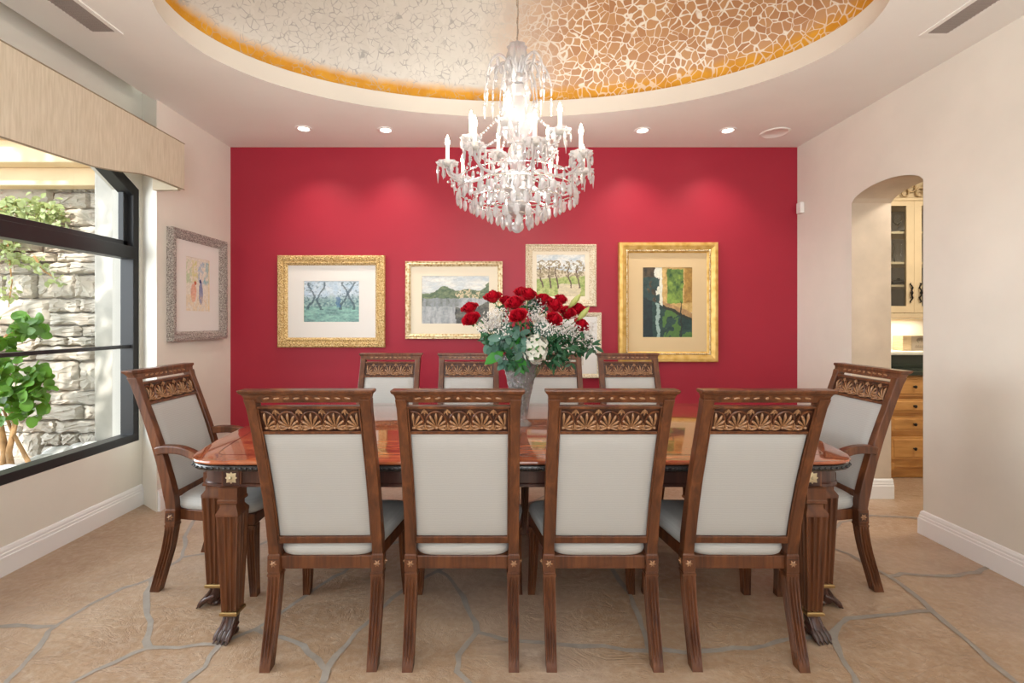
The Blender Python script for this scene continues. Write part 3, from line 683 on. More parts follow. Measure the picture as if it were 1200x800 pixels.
    for z, hw, f, b in ((1.052, .212, .016, .016), (1.060, .226, .018, .018), (1.075, .229, .019, .020), (1.083, .232, .021, .023), (1.089, .239, .026, .029), (1.098, .241, .028, .031), (1.101, .239, .027, .029)):
        rr.append([(-hw, by(z)-b, z), (hw, by(z)-b, z), (hw, by(z)+f, z), (-hw, by(z)+f, z)])
    mb.loft(rr); cr = mb.build('crest_rail', W, t, bevel=.002)
    mb = MB()
    for sg in (-1, 1):
        for k in range(-4, 5):
            if k == 0: mb.ball((0, by(1.07)+sg*.0185, 1.070), .007, 8, 5, 1, .5, 1); continue
            mb.ball((k*.036, by(1.07)+sg*.0185, 1.070), .006, 8, 5, 2.2, .5, .75, Matrix.Rotation(.25*(1 if k > 0 else -1), 3, 'Y'))
    mb.build('leaf_carving', Rl, cr, smooth=60)
    if arms:
        for s in (-1, 1):
            mb = MB(); x = s*.212
            pts = [(x, by(.70)-.005, .700), (x+s*.006, by(.70)+.03, .712), (x+s*.018, .06, .712), (x+s*.03, .13, .690), (x+s*.036, .18, .664), (x+s*.036, .215, .650), (x+s*.036, .238, .630)]
            n = 24; PP = []
            for i in range(n+1):
                f_ = i/n*(len(pts)-1); k = min(int(f_), len(pts)-2); PP.append(Vector(pts[k]).lerp(Vector(pts[k+1]), f_-k))
            for _ in range(3): PP = [PP[0]]+[(a+b*2+c)/4 for a, b, c in zip(PP, PP[1:], PP[2:])]+[PP[-1]]
            rings = []
            for i, p in enumerate(PP):
                d = (PP[min(i+1, n)]-PP[max(i-1, 0)]).normalized(); sd = Vector((s, 0, 0)); sd = (sd-d*sd.dot(d)).normalized(); up = d.cross(sd)*s
                hw, hh = lerp(.020, .022, i/n), lerp(.021, .016, i/n); rings.append([p+sd*hw+up*hh, p-sd*hw+up*hh, p-sd*hw-up*hh, p+sd*hw-up*hh])
            mb.loft(rings); ar = mb.build('arm', W, t, bevel=.006)
            mb = MB(); q = [Vector((x+s*.036, .226, .640)), Vector((x+s*.034, .222, .60)), Vector((x+s*.03, .215, .53)), Vector((x+s*.026, .20, .46)), Vector((x+s*.020, .215, .39)), Vector((x+s*.018, .22, .36))]
            mb.tube(q, [.019, .018, .016, .017, .021, .021], 8); mb.build('arm_support', W, ar, smooth=60)
    return t
side = make_chair(False); arm = make_chair(True)
near = [(-.693, 'leftmost of the four dining chairs in the near row, cream back toward us'), (-.145, 'second dining chair from the left in the near row, left of the vase'),
        (.410, 'third dining chair from the left in the near row, right of the vase'), (.972, 'rightmost of the four dining chairs in the near row, cream back toward us')]
far = [(-.82, 'leftmost far side dining chair below the wide ornate gold picture'), (-.22, 'far side dining chair below the riverside picture, left of the vase'),
       (.405, 'far side dining chair partly hidden behind the vase of roses'), (.985, 'rightmost far side dining chair in front of the canal picture')]
for i, (x, lab) in enumerate(near):
    c = side if i == 0 else copy_tree(side); c.location = (x, 1.935, 0); c.rotation_euler = (0, 0, [.012, 0, 0, -.012][i]); tag(c, lab, group='dining chairs along the near side')
for i, (x, lab) in enumerate(far):
    c = copy_tree(side); c.location = (x, 3.462, 0); c.rotation_euler = (0, 0, PI+[0, .02, 0, -.01][i]); tag(c, lab, group='dining chairs along the far side')
arm.location = (-1.632, 2.60, 0); arm.rotation_euler = (0, 0, -PI/2); tag(arm, 'carved armchair at the left table end by the black window', group='armchairs at the table ends')
c = copy_tree(arm); c.location = (1.815, 2.60, 0); c.rotation_euler = (0, 0, PI/2); tag(c, 'carved armchair at the right table end by the arched doorway', group='armchairs at the table ends')

# ------------------------------------------------------------------ chandelier
CX, CY = .104, 2.65
ch = thing('chandelier', 'large lit crystal chandelier with candle bulbs hanging from the gilded dome', 'chandelier', (CX, CY, 0))
mb = MB(); top = CZ+RZ+DH
mb.tube([(.0, -.04, 2.88), (.004, -.03, 3.1), (-.003, -.02, 3.3), (0, 0, top)], .004, 6)
zc = 2.88
while zc < 3.35:
    mb.tube([(.006*math.cos(zc*60)+.002, -.035+.006*math.sin(zc*60), zc), (.006*math.cos((zc+.02)*60), -.035+.006*math.sin((zc+.02)*60), zc+.02)], .0028, 5); zc += .02
mb.build('hanging_cable', M['chrome'], ch)
mb = MB(); mb.lathe([(.06, top-.05), (.05, top-.07), (.01, top-.08)], 20); mb.build('canopy_cup', M['chrome'], ch, smooth=50)
fl8 = lambda n, d: (lambda a, z: 1+d*math.cos(n*a))
mb = MB(); mb.lathe([(.012, 2.72), (.028, 2.74), (.05, 2.78), (.054, 2.82), (.045, 2.85), (.052, 2.868), (.038, 2.88), (.008, 2.885)], 32, fn=fl8(8, .12)); mb.build('crown_finial', M['crystal'], ch, smooth=40)
mb = MB()
mb.lathe([(.012, 2.72), (.05, 2.70), (.06, 2.675), (.05, 2.655), (.02, 2.64)], 24, fn=fl8(12, .07))
mb.lathe([(.02, 2.64), (.07, 2.63), (.078, 2.60), (.066, 2.57), (.088, 2.52), (.098, 2.44), (.085, 2.38), (.04, 2.33)], 32, fn=fl8(10, .05))
mb.lathe([(.03, 2.33), (.045, 2.30), (.05, 2.26), (.04, 2.21), (.03, 2.18)], 24, fn=fl8(8, .08))
mb.lathe([(.03, 2.18), (.085, 2.165), (.10, 2.13), (.085, 2.09), (.045, 2.06), (.03, 2.03)], 32, fn=fl8(16, .05))
mb.lathe([(.03, 2.03), (.06, 2.02), (.065, 1.98), (.04, 1.94), (.015, 1.92)], 24, fn=fl8(10, .07)); mb.build('baluster_stem', M['crystal'], ch, smooth=35)
def gem(L, W, n=8):      # faceted drop hanging from the origin
    mb = MB(); mb.ball((0, 0, -.006), .006, 6, 4)
    mb.lathe([(.0015, -.012), (W*.35, -.016), (W*.42, -.02-.1*L), (W*.5, -.014-L*.62), (W*.3, -.014-L*.88), (.001, -.014-L)], n); 
    mb.v = [(x, y*.55, z) for x, y, z in mb.v]; return mb
def spear(L, W):
    mb = MB(); mb.ball((0, 0, -.006), .0075, 6, 4); mb.lathe([(.001, -.012), (W*.5, -.02-.10*L), (W*.42, -.02-.25*L), (.0008, -.012-L)], 6); return mb
meshes = {}
def drop(kind, name, loc, rz, parent):
    if kind not in meshes:
        b = {'gem': gem(.046, .026), 'big': gem(.062, .038, 8), 'spear': spear(.085, .018), 'small': gem(.03, .02, 6)}[kind]
        o = b.build(name, M['crystal'], parent); meshes[kind] = o.data
    else:
        o = bpy.data.objects.new(name, meshes[kind]); C.objects.link(o); o.parent = parent
    o.location = loc; o.rotation_euler = (0, 0, rz); return o
bob = MB(); bob.lathe([(.012, -.006), (.03, -.004), (.052, .006), (.060, .018), (.056, .02), (.045, .012), (.02, .006), (.012, .006)], 36, fn=lambda a, z: 1+(.09*math.cos(9*a) if z > .004 else 0))
bob_me = None; cup_me = None; can_me = None; bulb_me = None; nl = 0
def arm_unit(a, r, z, r0, z0, dip, drops):
    global bob_me, can_me, bulb_me, nl
    d = Vector((math.cos(a), math.sin(a), 0)); e = d*r+Vector((0, 0, z)); s0 = d*r0+Vector((0, 0, z0))
    mb = MB(); pts = [s0, d*(r0+(r-r0)*.22)+Vector((0, 0, z0+.035)), d*lerp(r0, r, .5)+Vector((0, 0, z-dip)), d*lerp(r0, r, .82)+Vector((0, 0, z-dip*1.05)), d*r+Vector((0, 0, z-dip*.45)), e]
    Q = []
    for i in range(len(pts)-1): Q += [pts[i].lerp(pts[i+1], k/5) for k in range(5)]
    Q.append(pts[-1])
    for _ in range(3): Q = [Q[0]]+[(x+y*2+w_)/4 for x, y, w_ in zip(Q, Q[1:], Q[2:])]+[Q[-1]]
    mb.tube(Q, [.0085+.0015*math.sin(i*1.7) for i in range(len(Q))], 6); am = mb.build('glass_arm', M['crystal'], ch, smooth=40)
    if bob_me is None: b = bob.build('bobeche', M['crystal'], ch, smooth=40); bob_me = b.data
    else: b = bpy.data.objects.new('bobeche', bob_me); C.objects.link(b); b.parent = ch
    b.location = e; b.rotation_euler = (0, 0, a)
    for k in range(drops):
        q = 2*PI*k/drops+.3; drop('spear' if k % 2 else 'gem', 'crystal_drop', (.056*math.cos(q), .056*math.sin(q), .008), q+PI/2, b)
    mb = None
    if can_me is None:
        mb = MB(); mb.lathe([(.012, .004), (.017, .01), (.011, .018), (.0105, .02), (.0105, .105), (.006, .108)], 12); cn = mb.build('candle', M['candle'], ch, smooth=40); can_me = cn.data
        mb = MB(); mb.lathe([(.006, .106), (.010, .115), (.0125, .128), (.010, .142), (.005, .157), (.0008, .168)], 10); bl = mb.build('bulb', M['bulb'], cn, smooth=60); bulb_me = bl.data
    else:
        cn = bpy.data.objects.new('candle', can_me); C.objects.link(cn); cn.parent = ch
        bl = bpy.data.objects.new('bulb', bulb_me); C.objects.link(bl); bl.parent = cn
    cn.location = e
    L = bpy.data.lights.new('candle_light', 'POINT'); L.energy = CANDLE_W; L.color = (1, .93, .83); L.shadow_soft_size = .02
    lo = bpy.data.objects.new('candle_light', L); C.objects.link(lo); lo.parent = cn; lo.location = (0, 0, .20)
    return e
low = [arm_unit(2*PI*k/8+.18, .385, 2.185, .07, 2.13, .075, 8) for k in range(8)]
upp = [arm_unit(2*PI*k/5+.42+PI/2, .255, 2.335, .05, 2.26, .05, 6) for k in range(5)]
for k in range(3):       # added point lights without bulbs, brighten the crystal basket
    a = 2*PI*k/3+.5; L = bpy.data.lights.new('basket_fill', 'POINT'); L.energy = 1.1; L.color = (1, .94, .86); L.shadow_soft_size = .02
    lo = bpy.data.objects.new('basket_fill', L); C.objects.link(lo); lo.parent = ch; lo.location = (.19*math.cos(a), .19*math.sin(a), 2.06)
def chain(p, q, sag, name='bead_garland', n=15, r=.0075):
    mb = MB(); p, q = Vector(p), Vector(q)
    for i in range(n+1):
        t_ = i/n; c = p.lerp(q, t_)-Vector((0, 0, sag*4*t_*(1-t_))); mb.ball(c, r, 6, 4)
    return mb.build(name, M['crystal'], ch)
for k in range(8):
    chain(low[k], low[(k+1) % 8], .085); d = Vector((math.cos(2*PI*k/8+.18), math.sin(2*PI*k/8+.18), 0))
    chain(d*.38+Vector((0, 0, 2.10)), d*.09+Vector((0, 0, 2.03)), .07)
for k in range(5): chain(upp[k], Vector((upp[k].x*.2, upp[k].y*.2, 2.56)), .03); chain(upp[k], upp[(k+1) % 5], .06)
mb = MB()
for r, z in ((.33, 2.065), (.245, 2.02), (.16, 1.975), (.085, 1.935)): mb.tube([(r*math.cos(2*PI*i/32), r*math.sin(2*PI*i/32), z) for i in range(33)], .0035, 5)
mb.build('drop_rings', M['chrome'], ch)
for r, z, n, kd in ((.33, 2.063, 32, 'big'), (.245, 2.018, 24, 'big'), (.16, 1.973, 16, 'big'), (.085, 1.933, 9, 'big')):
    for k in range(n): a = 2*PI*k/n+r*7; drop(kd, 'pendant_drop', (r*math.cos(a), r*math.sin(a), z), a+PI/2, ch)
for r, z, n in ((.30, 2.135, 28), (.20, 2.115, 20), (.13, 2.10, 14)):
    for k in range(n): a = 2*PI*k/n; drop('gem', 'skirt_drop', (r*math.cos(a), r*math.sin(a), z), a+PI/2, ch)
mb = MB(); mb.tube([(.20*math.cos(2*PI*i/32), .20*math.sin(2*PI*i/32), 2.115) for i in range(33)], .003, 5); mb.tube([(.13*math.cos(2*PI*i/32), .13*math.sin(2*PI*i/32), 2.10) for i in range(33)], .003, 5); mb.tube([(.30*math.cos(2*PI*i/32), .30*math.sin(2*PI*i/32), 2.137) for i in range(33)], .003, 5); mb.build('skirt_rings', M['chrome'], ch)
for r, z, n in ((.10, 2.50, 10),):
    for k in range(n): a = 2*PI*k/n; drop('spear', 'collar_drop', (r*math.cos(a)*.75, r*math.sin(a)*.75, z), a, ch)
mb = MB(); mb.ball((0, 0, 1.868), .033, 12, 8); mb.tube([(0, 0, 1.93), (0, 0, 1.895)], .008, 6); mb.build('ball_finial', M['crystal'], ch)
for k in range(14):       # crown canes with their drops
    a = 2*PI*k/14+.1; d = Vector((math.cos(a), math.sin(a), 0)); big = k % 2 == 0
    kr, kz = (1.0, 0) if big else (.70, -.035); mb = MB(); Q = []
    pts = [(.02, 2.69), (.045, 2.75), (.085, 2.792), (.125, 2.795), (.162, 2.76), (.185, 2.70), (.192, 2.66)]
    for i in range(15):
        f_ = i/14*6; m_ = min(int(f_), 5); r_, z_ = [lerp(pts[m_][c_], pts[m_+1][c_], f_-m_) for c_ in (0, 1)]; Q.append(d*r_*kr+Vector((0, 0, z_+kz*i/14)))
    for _ in range(2): Q = [Q[0]]+[(x+y*2+w_)/4 for x, y, w_ in zip(Q, Q[1:], Q[2:])]+[Q[-1]]
    mb.tube(Q, [.0095-.004*i/14 for i in range(15)], 6); cn = mb.build('crown_cane', M['crystal'], ch, smooth=50)
    drop('gem', 'crown_drop', Q[-1], a+PI/2, cn); q2 = Q[-1]-Vector((0, 0, .07)); drop('spear', 'crown_drop', q2, a, cn); drop('small', 'crown_drop', Q[10], a, cn); drop('gem', 'crown_drop', Q[7]-Vector((0, 0, .0)), a, cn)

# ------------------------------------------------------------------ ceiling fittings
def downlight(u, v, lab, aim):
    p = px(u, v, 0); Y = F*(CZ-H)/(VV-v); x = (u-VU)*Y/F
    t = thing('recessed_downlight', lab, 'ceiling light', (x, Y, CZ), 0, 'recessed downlights along the red wall')
    mb = MB(); mb.lathe([(.066, .0), (.064, -.006), (.048, -.007), (.044, .0)], 28); mb.build('trim_ring', M['plastic'], t, smooth=50)
    mb = MB(); mb.ball((0, 0, -.001), .042, 16, 6, 1, 1, .18); mb.build('lens', M['lens'], t, smooth=60)
    L = bpy.data.lights.new('downlight_lamp', 'SPOT'); L.energy = SPOT_W; L.spot_size = math.radians(100); L.spot_blend = 1.0; L.color = (1, .90, .76); L.shadow_soft_size = .04
    o = bpy.data.objects.new('downlight_lamp', L); C.objects.link(o); o.parent = t; o.location = (0, 0, -.02); o.rotation_euler = Vector(aim).to_track_quat('-Z', 'Y').to_euler()
downlight(356, 150.5, 'tilted recessed downlight at the left, nearest the window wall', (0, .2, -1))
downlight(452, 152, 'recessed downlight second from the left along the red wall', (0, .2, -1))
downlight(753, 152.5, 'recessed downlight just right of the chandelier', (0, .2, -1))
downlight(853, 152.5, 'rightmost recessed downlight, beside the round ceiling speaker', (0, .2, -1))
Y = F*(CZ-H)/(VV-155.5); mb = MB(); mb.lathe([(.115, .004), (.113, -.006), (.098, -.008), (.094, -.005), (.001, -.006)], 40)
tag(mb.build('ceiling_speaker', M['ceiling'], smooth=40, loc=((908-VU)*Y/F, Y, CZ)), 'round flush ceiling speaker near the right corner', 'speaker')
def vent(x0, x1, y0, y1, lab):
    t = thing('ceiling_vent', lab, 'air vent', ((x0+x1)/2, (y0+y1)/2, CZ), 0, 'slot vents in the ceiling'); hx, hy = (x1-x0)/2, (y1-y0)/2
    mb = MB(); o_ = [(-hx-.025, -hy-.025), (hx+.025, -hy-.025), (hx+.025, hy+.025), (-hx-.025, hy+.025)]; i_ = [(-hx, -hy), (hx, -hy), (hx, hy), (-hx, hy)]
    ids = [mb.add([(x, y, z) for x, y in q]) for q, z in ((o_, .002), (o_, -.006), (i_, -.006), (i_, .002))]
    for a, b in zip(ids, ids[1:]+ids[:1]): mb.quadstrip(a, b)
    mb.build('vent_frame', M['ceiling'], t)
    mb = MB(); mb.box(-hx, hx, -hy, hy, -.001, .001); mb.build('backing', M['vent_dark'], t)
    mb = MB(); n = int((x1-x0)/.011)
    for k in range(n): x = -hx+.006+k*(x1-x0-.006)/n; mb.box(x, x+.0055, -hy, hy, -.006, -.001)
    k = -hy
    while k < hy: mb.box(-hx, hx, k, k+.003, -.0055, -.001); k += .02
    mb.build('grille', M['vent'], t)
vent(-2.19, -2.065, 1.5, 2.575, 'slot air vent in the ceiling over the window'); vent(2.325, 2.435, 1.5, 2.59, 'slot air vent in the ceiling along the right wall')
mb = MB(); mb.box(2.655, 2.69, 4.20, 4.262, 2.30, 2.395); o = mb.build('motion_sensor', M['plastic'], bevel=.006); tag(o, 'small white motion sensor high in the corner by the red wall', 'motion sensor')

# ------------------------------------------------------------------ pictures
def frame_ring(mb, w, h, prof):   # prof: (inset, depth towards the room = -y)
    ids = []
    for ins, d in prof:
        a, b = w/2-ins, h/2-ins; ids.append(mb.add([(-a, -d, -b), (a, -d, -b), (a, -d, b), (-a, -d, b)]))
    for p, q in zip(ids, ids[1:]): mb.quadstrip(p, q)
def paint(w, h, fn, nx=150):
    ny = max(2, int(nx*h/w)); mb = MB(); ids = []
    for j in range(ny+1): ids.append(mb.add([(-w/2+w*i/nx, 0, -h/2+h*j/ny) for i in range(nx+1)]))
    for a, b in zip(ids, ids[1:]): mb.quadstrip(a, b, False)
    cols = []
    for j in range(ny+1):
        for i in range(nx+1):
            x, y = i/nx, j/ny; wx, wy = fbm(x*13, y*13, 31)-.5, fbm(x*13, y*13, 37)-.5
            c = fn(min(.999, max(0, x+.05*wx)), min(.999, max(0, y+.05*wy))); k = .80+.42*fbm(x*38+5*wx, y*46, 41); cols.append(tuple(q*k for q in c))
    return mb, cols
def picture(name, lab, box, prof, fm, mats, art, fn, plane, ornate=None):
    """box: frame rect px; art: picture rect px; plane: 'back'"""
    u0, v0, u1, v1 = box; Y = YB-.03; s = F/Y
    w, h = (u1-u0)/s, (v1-v0)/s; cx, cz = ((u0+u1)/2-VU)/s, H-((v0+v1)/2-VV)/s
    t = thing(name, lab, 'picture', (cx, YB-.001, cz), 0, 'framed pictures on the red wall')
    build_picture(t, w, h, prof, fm, mats, ((art[0]+art[2])/2-VU)/s-cx, H-((art[1]+art[3])/2-VV)/s-cz, (art[2]-art[0])/s, (art[3]-art[1])/s, fn, ornate)
def build_picture(t, w, h, prof, fm, mtm, ax, az, aw, ah, fn, ornate=None):
    mb = MB(); frame_ring(mb, w, h, prof); fr = mb.build('frame', fm, t, bevel=.001)
    ins, d = prof[-1]
    mb = MB(); a, b, dd = w/2-ins+.002, h/2-ins+.002, d-.002
    o_ = [(-a, -b), (a, -b), (a, b), (-a, b)]; i_ = [(ax-aw/2, az-ah/2), (ax+aw/2, az-ah/2), (ax+aw/2, az+ah/2), (ax-aw/2, az+ah/2)]
    ids = [mb.add([(x, -y, z) for x, z in q]) for q, y in ((o_, dd), (i_, dd), ([(x*1.0, z*1.0) for x, z in i_], dd-.004))]
    mb.quadstrip(ids[0], ids[1]); mb.cur = 1; mb.quadstrip(ids[1], ids[2])
    mb.build('mat', [mtm, M['gold_deep']], t)
    pm, cols = paint(aw, ah, fn); o = pm.build('artwork', M['paint'], t, loc=(ax, -(dd-.004), az))
    ca = o.data.color_attributes.new('paint', 'FLOAT_COLOR', 'POINT'); flat = []
    for c in cols: flat += [c[0], c[1], c[2], 1]
    ca.data.foreach_set('color', flat)
    if ornate:
        mb = MB(); step, ro, inset, zd = ornate
        for sd in range(2):
            L = (w, h)[sd]-2*inset; n = int(L/step)
            for k in range(n+1):
                q = -L/2+L*k/n
                for sg in (-1, 1):
                    p = (q, -zd, sg*(h/2-inset)) if sd == 0 else (sg*(w/2-inset), -zd, q); mb.ball(p, ro, 6, 4, 1.25 if sd == 0 else .9, .6, .9 if sd == 0 else 1.25)
        mb.build('beading', M['gold_pale'] if fm is M['gold_deep'] else fm, fr, smooth=180)
# value noise for brushwork
def vn2(x, y, seed=0):
    def hsh(i, j): return (math.sin(i*127.1+j*311.7+seed*74.7)*43758.5453) % 1
    i, j = math.floor(x), math.floor(y); fx, fy = x-i, y-j; fx = fx*fx*(3-2*fx); fy = fy*fy*(3-2*fy)
    return lerp(lerp(hsh(i, j), hsh(i+1, j), fx), lerp(hsh(i, j+1), hsh(i+1, j+1), fx), fy)
def fbm(x, y, s=0): return .5*vn2(x, y, s)+.3*vn2(x*2.1, y*2.1, s+1)+.2*vn2(x*4.3, y*4.3, s+2)
def cm(a, b, t): t = max(0, min(1, t)); return tuple(lerp(p, q, t) for p, q in zip(a, b))
def lin(r, g, b): return tuple(((c/255)/12.92 if c/255 < .04045 else ((c/255+.055)/1.055)**2.4) for c in (r, g, b))
def art_winter(x, y):
    n = fbm(x*14, y*11, 1); m_ = fbm(x*40, y*30, 2)
    sky = cm(lin(215, 225, 232), lin(170, 195, 215), n*1.2); low_ = cm(lin(70, 110, 125), lin(165, 195, 190), m_*1.5-.2)
    c = cm(low_, sky, (y-.52+.2*(n-.5))*7)
    if y < .38: c = cm(c, cm(lin(60, 95, 105), lin(150, 205, 190), fbm(x*9, y*22, 3)*1.5-.2), .7)
    for bx in (.12, .3, .72, .86):
        b = abs(x-bx-.06*math.sin(y*9+bx*20)-.05*(y-.5)); wv = .012+.02*max(0, .6-y)
        if .3 < y < .97 and b < wv+.012*fbm(y*20, bx*9): c = cm(c, lin(50, 70, 85), .75)
    if .45 < y < .98 and fbm(x*26, y*26, 5) > .63 and (x < .45 or x > .6): c = cm(c, lin(70, 100, 110), .6)
    if abs(x-.62) < .03+.02*n and .35 < y < .6: c = cm(c, lin(45, 95, 150), .6)
    return c
def art_river(x, y):
    n = fbm(x*10, y*10, 4); c = cm(lin(160, 172, 178), lin(205, 208, 205), n)
    if y > .66: c = cm(lin(175, 190, 200), lin(222, 222, 216), fbm(x*5, y*12, 5)*1.3)
    hgt = .60+.16*math.exp(-((x-.33)/.14)**2)+.10*math.exp(-((x-.68)/.2)**2)+.24*math.exp(-((x-1.0)/.09)**2)+.04*n
    if .53 < y < hgt:
        c = cm(lin(60, 85, 65), lin(125, 140, 105), fbm(x*26, y*26, 6)*1.4-.2)
        if .5 < x < .86 and fbm(x*30, y*22, 7) > .5: c = lin(200, 185, 150)
    elif y <= .53:
        r = fbm(x*30, y*6, 8); c = cm(lin(120, 130, 135), lin(185, 188, 190), r*1.2)
        if y > .36 and x < .55: c = cm(c, lin(75, 90, 80), (r*1.6-.4))
        if x > .5 and y < .40+.12*math.sin(x*7): c = cm(lin(52, 55, 58), lin(120, 120, 110), fbm(x*18, y*18, 9)*1.5-.25)
    return c
def art_orchard(x, y):
    n = fbm(x*12, y*12, 10); c = cm(lin(165, 185, 200), lin(232, 230, 222), fbm(x*6, y*9, 11)*1.3)
    if y < .62+.06*math.sin(x*6): c = cm(lin(190, 175, 145), lin(215, 205, 180), n)
    if y < .42+.10*(x-.4)+.05*n: c = cm(lin(115, 145, 65), lin(195, 200, 130), fbm(x*20, y*20, 12)*1.4-.2)
    if y < .30 and .45 < x < .9: c = cm(c, lin(225, 205, 185), .7)
    for bx, hw in ((.1, .2), (.28, .22), (.42, .15), (.68, .25), (.86, .2)):
        if abs(x-bx-.03*math.sin(y*8)) < .016 and .2 < y < .72: c = lin(95, 75, 62)
        if ((x-bx)/.13)**2+((y-.66)/.22)**2 < 1 and fbm(x*34, y*34, 13) > .46+.2*(y-.5): c = cm(lin(115, 105, 85), lin(165, 150, 115), n)
    return c
def art_canal(x, y):
    n = fbm(x*16, y*20, 14); c = cm(lin(205, 215, 205), lin(225, 220, 200), n)
    if x < .24+.14*max(0, .8-y) and y > .30: c = cm(lin(40, 42, 40), lin(95, 80, 60), n*1.3-.1)
    if x < .34 and .42 < y < .86 and fbm(x*12, y*9, 15) > .36: c = cm(lin(28, 48, 52), lin(60, 85, 80), n)
    if x > .40 and y > .36: c = cm(lin(165, 130, 70), lin(220, 190, 125), n)
    if .5 < x < .82 and .48 < y < .98: c = cm(lin(38, 75, 45), lin(130, 160, 70), fbm(x*16, y*14, 16)*1.5-.25+(.3 if y < .66 else 0))
    if x > .84 and y > .5: c = cm(lin(120, 90, 45), lin(190, 150, 75), n)
    if x > .40 and y < .52-.28*(x-.4): c = cm(lin(200, 160, 110), lin(120, 95, 65), n)
    edge = .46-.33*(x-.36)
    if y < edge:
        c = cm(lin(22, 45, 48), lin(50, 78, 70), fbm(x*9, y*24, 17)*1.4-.2)
        if abs(x-.31-.012*math.sin(y*22)) < .035*fbm(x*4, y*34, 21)+.012: c = cm(c, lin(170, 195, 188), .75)
        if x > .40 and fbm(x*8-y*6, y*9, 18) > .5: c = cm(c, lin(85, 125, 55), .75)
        if x < .2: c = cm(c, lin(24, 34, 44), .7)
    if x > .40 and abs(y-edge) < .022: c = lin(45, 48, 40)
    if abs(x-.78) < .012 and y < .5: c = lin(40, 45, 40)
    return c
def art_blank(x, y): return cm(lin(205, 200, 190), lin(222, 218, 208), fbm(x*6, y*6, 19))
def art_couple(x, y):
    c = lin(226, 221, 208); n = fbm(x*16, y*16, 20)
    if .52 < y < .95 and n > .46: c = cm(c, [lin(170, 200, 150), lin(205, 205, 120), lin(120, 165, 200), lin(90, 170, 185)][min(3, int(x*3.9))], .7*(n-.3)*2.4)
    if ((x-.33)/.10)**2+((y-.34)/.16)**2 < 1+n*.4: c = cm(c, lin(225, 130, 90), .45+.3*n)
    if ((x-.64)/.085)**2+((y-.33)/.2)**2 < 1+n*.3: c = cm(c, lin(60, 95, 165), .5+.35*n)
    if ((x-.40)/.05)**2+((y-.53)/.04)**2 < 1: c = lin(190, 95, 60)
    if ((x-.62)/.05)**2+((y-.56)/.04)**2 < 1: c = lin(45, 60, 110)
    if y < .3 and n > .5: c = cm(c, lin(225, 205, 165), .5)
    return c
P1 = [(0, 0), (0, .030), (.006, .038), (.016, .040), (.046, .034), (.052, .028), (.058, .028), (.064, .034), (.070, .034), (.082, .020), (.088, .012)]
picture('framed_picture', 'wide picture in ornate gold frame, wintry blue trees in white mat', (325, 299, 451, 407), P1, M['gold_ornate'], M['mat_white'], (355, 329, 420, 377), art_winter, 'back', (.030, .0085, .032, .039))
P2 = [(0, 0), (0, .034), (.004, .040), (.014, .034), (.022, .040), (.032, .036), (.042, .024), (.046, .014)]
picture('framed_picture', 'riverside landscape in pale gold frame, partly behind the roses', (475, 306, 589, 397), P2, M['gold_pale'], M['mat_cream'], (494, 323, 573, 379), art_river, 'back', None)
P3 = [(0, 0), (0, .032), (.004, .036), (.014, .036), (.020, .028), (.030, .030), (.05, .020), (.062, .014)]
picture('framed_picture', 'small orchard landscape in cream washed frame, upper of two above the roses', (616, 286, 699, 359), P3, M['cream_frame'], M['mat_cream'], (629, 298, 686, 347), art_orchard, 'back', (.016, .006, .010, .036))
P4 = [(0, 0), (0, .028), (.004, .032), (.014, .030), (.026, .026), (.034, .018), (.038, .012)]
picture('framed_picture', 'picture with white mat hanging lowest, mostly hidden behind the bouquet', (624, 366, 705, 443), P4, M['cream_frame'], M['mat_white'], (646, 384, 684, 428), art_blank, 'back', (.02, .005, .010, .031))
P5 = [(0, 0), (0, .040), (.006, .050), (.030, .052), (.062, .040), (.066, .034), (.078, .034), (.086, .022), (.092, .016)]
picture('framed_picture', 'tall green canal scene with tan mat in deep gold frame', (725, 284, 841, 424), P5, M['gold_deep'], M['mat_tan'], (754, 313, 812, 395), art_canal, 'back', (.019, .0085, .073, .037))
# silver picture on the left wall
ya, yb = F*2.36/(584-203), F*2.36/(584-267); zt, zb = H+(376-265)/F*ya, H-(400.2-376)/F*ya
t = thing('framed_picture', 'small watercolour in ornate silver frame beside the black window', 'picture', (XC+.001, (ya+yb)/2, (zt+zb)/2), -PI/2)
t.rotation_euler = (0, 0, PI/2)
PS = [(0, 0), (0, .044), (.005, .050), (.022, .050), (.038, .040), (.045, .034), (.054, .036), (.066, .022), (.070, .012)]
wS, hS = yb-ya, zt-zb
build_picture(t, wS, hS, PS, M['silver_frame'], M['mat_white'], .0, .02, wS*.42, hS*.50, art_couple, (.024, .007, .022, .050))

# ------------------------------------------------------------------ vase and flowers
VXc, VYc = .125, 2.70
vs = thing('flower_vase', 'tall cut crystal trumpet vase holding red roses on the table', 'vase', (VXc, VYc, TZ+.001))
fac = lambda a, z: 1+.06*abs(math.sin(a*8+z*60))+.06*abs(math.sin(a*8-z*60))
mb = MB(); prof = [(.060, 0), (.062, .006), (.056, .014), (.036, .03), (.034, .05), (.040, .09), (.050, .15), (.064, .22), (.080, .30), (.098, .36), (.109, .395)]
pr = []
for i in range(65): z = .395*i/64; pr.append((smooth([(b, a) for a, b in prof], z), z))
inner = [(max(r-.009, .012), z) for r, z in reversed(pr) if z > .045]
mb.lathe(pr+inner, 96, fn=lambda a, z: fac(a, z) if .05 < z < .385 else 1); mb.build('vase_body', M['vase_glass'], vs, smooth=20)
mb = MB(); mb.lathe([(.027, .050), (.032, .09), (.042, .15), (.056, .22), (.066, .27), (.002, .271)], 28); mb.build('water', M['clear_glass'], vs, smooth=40)
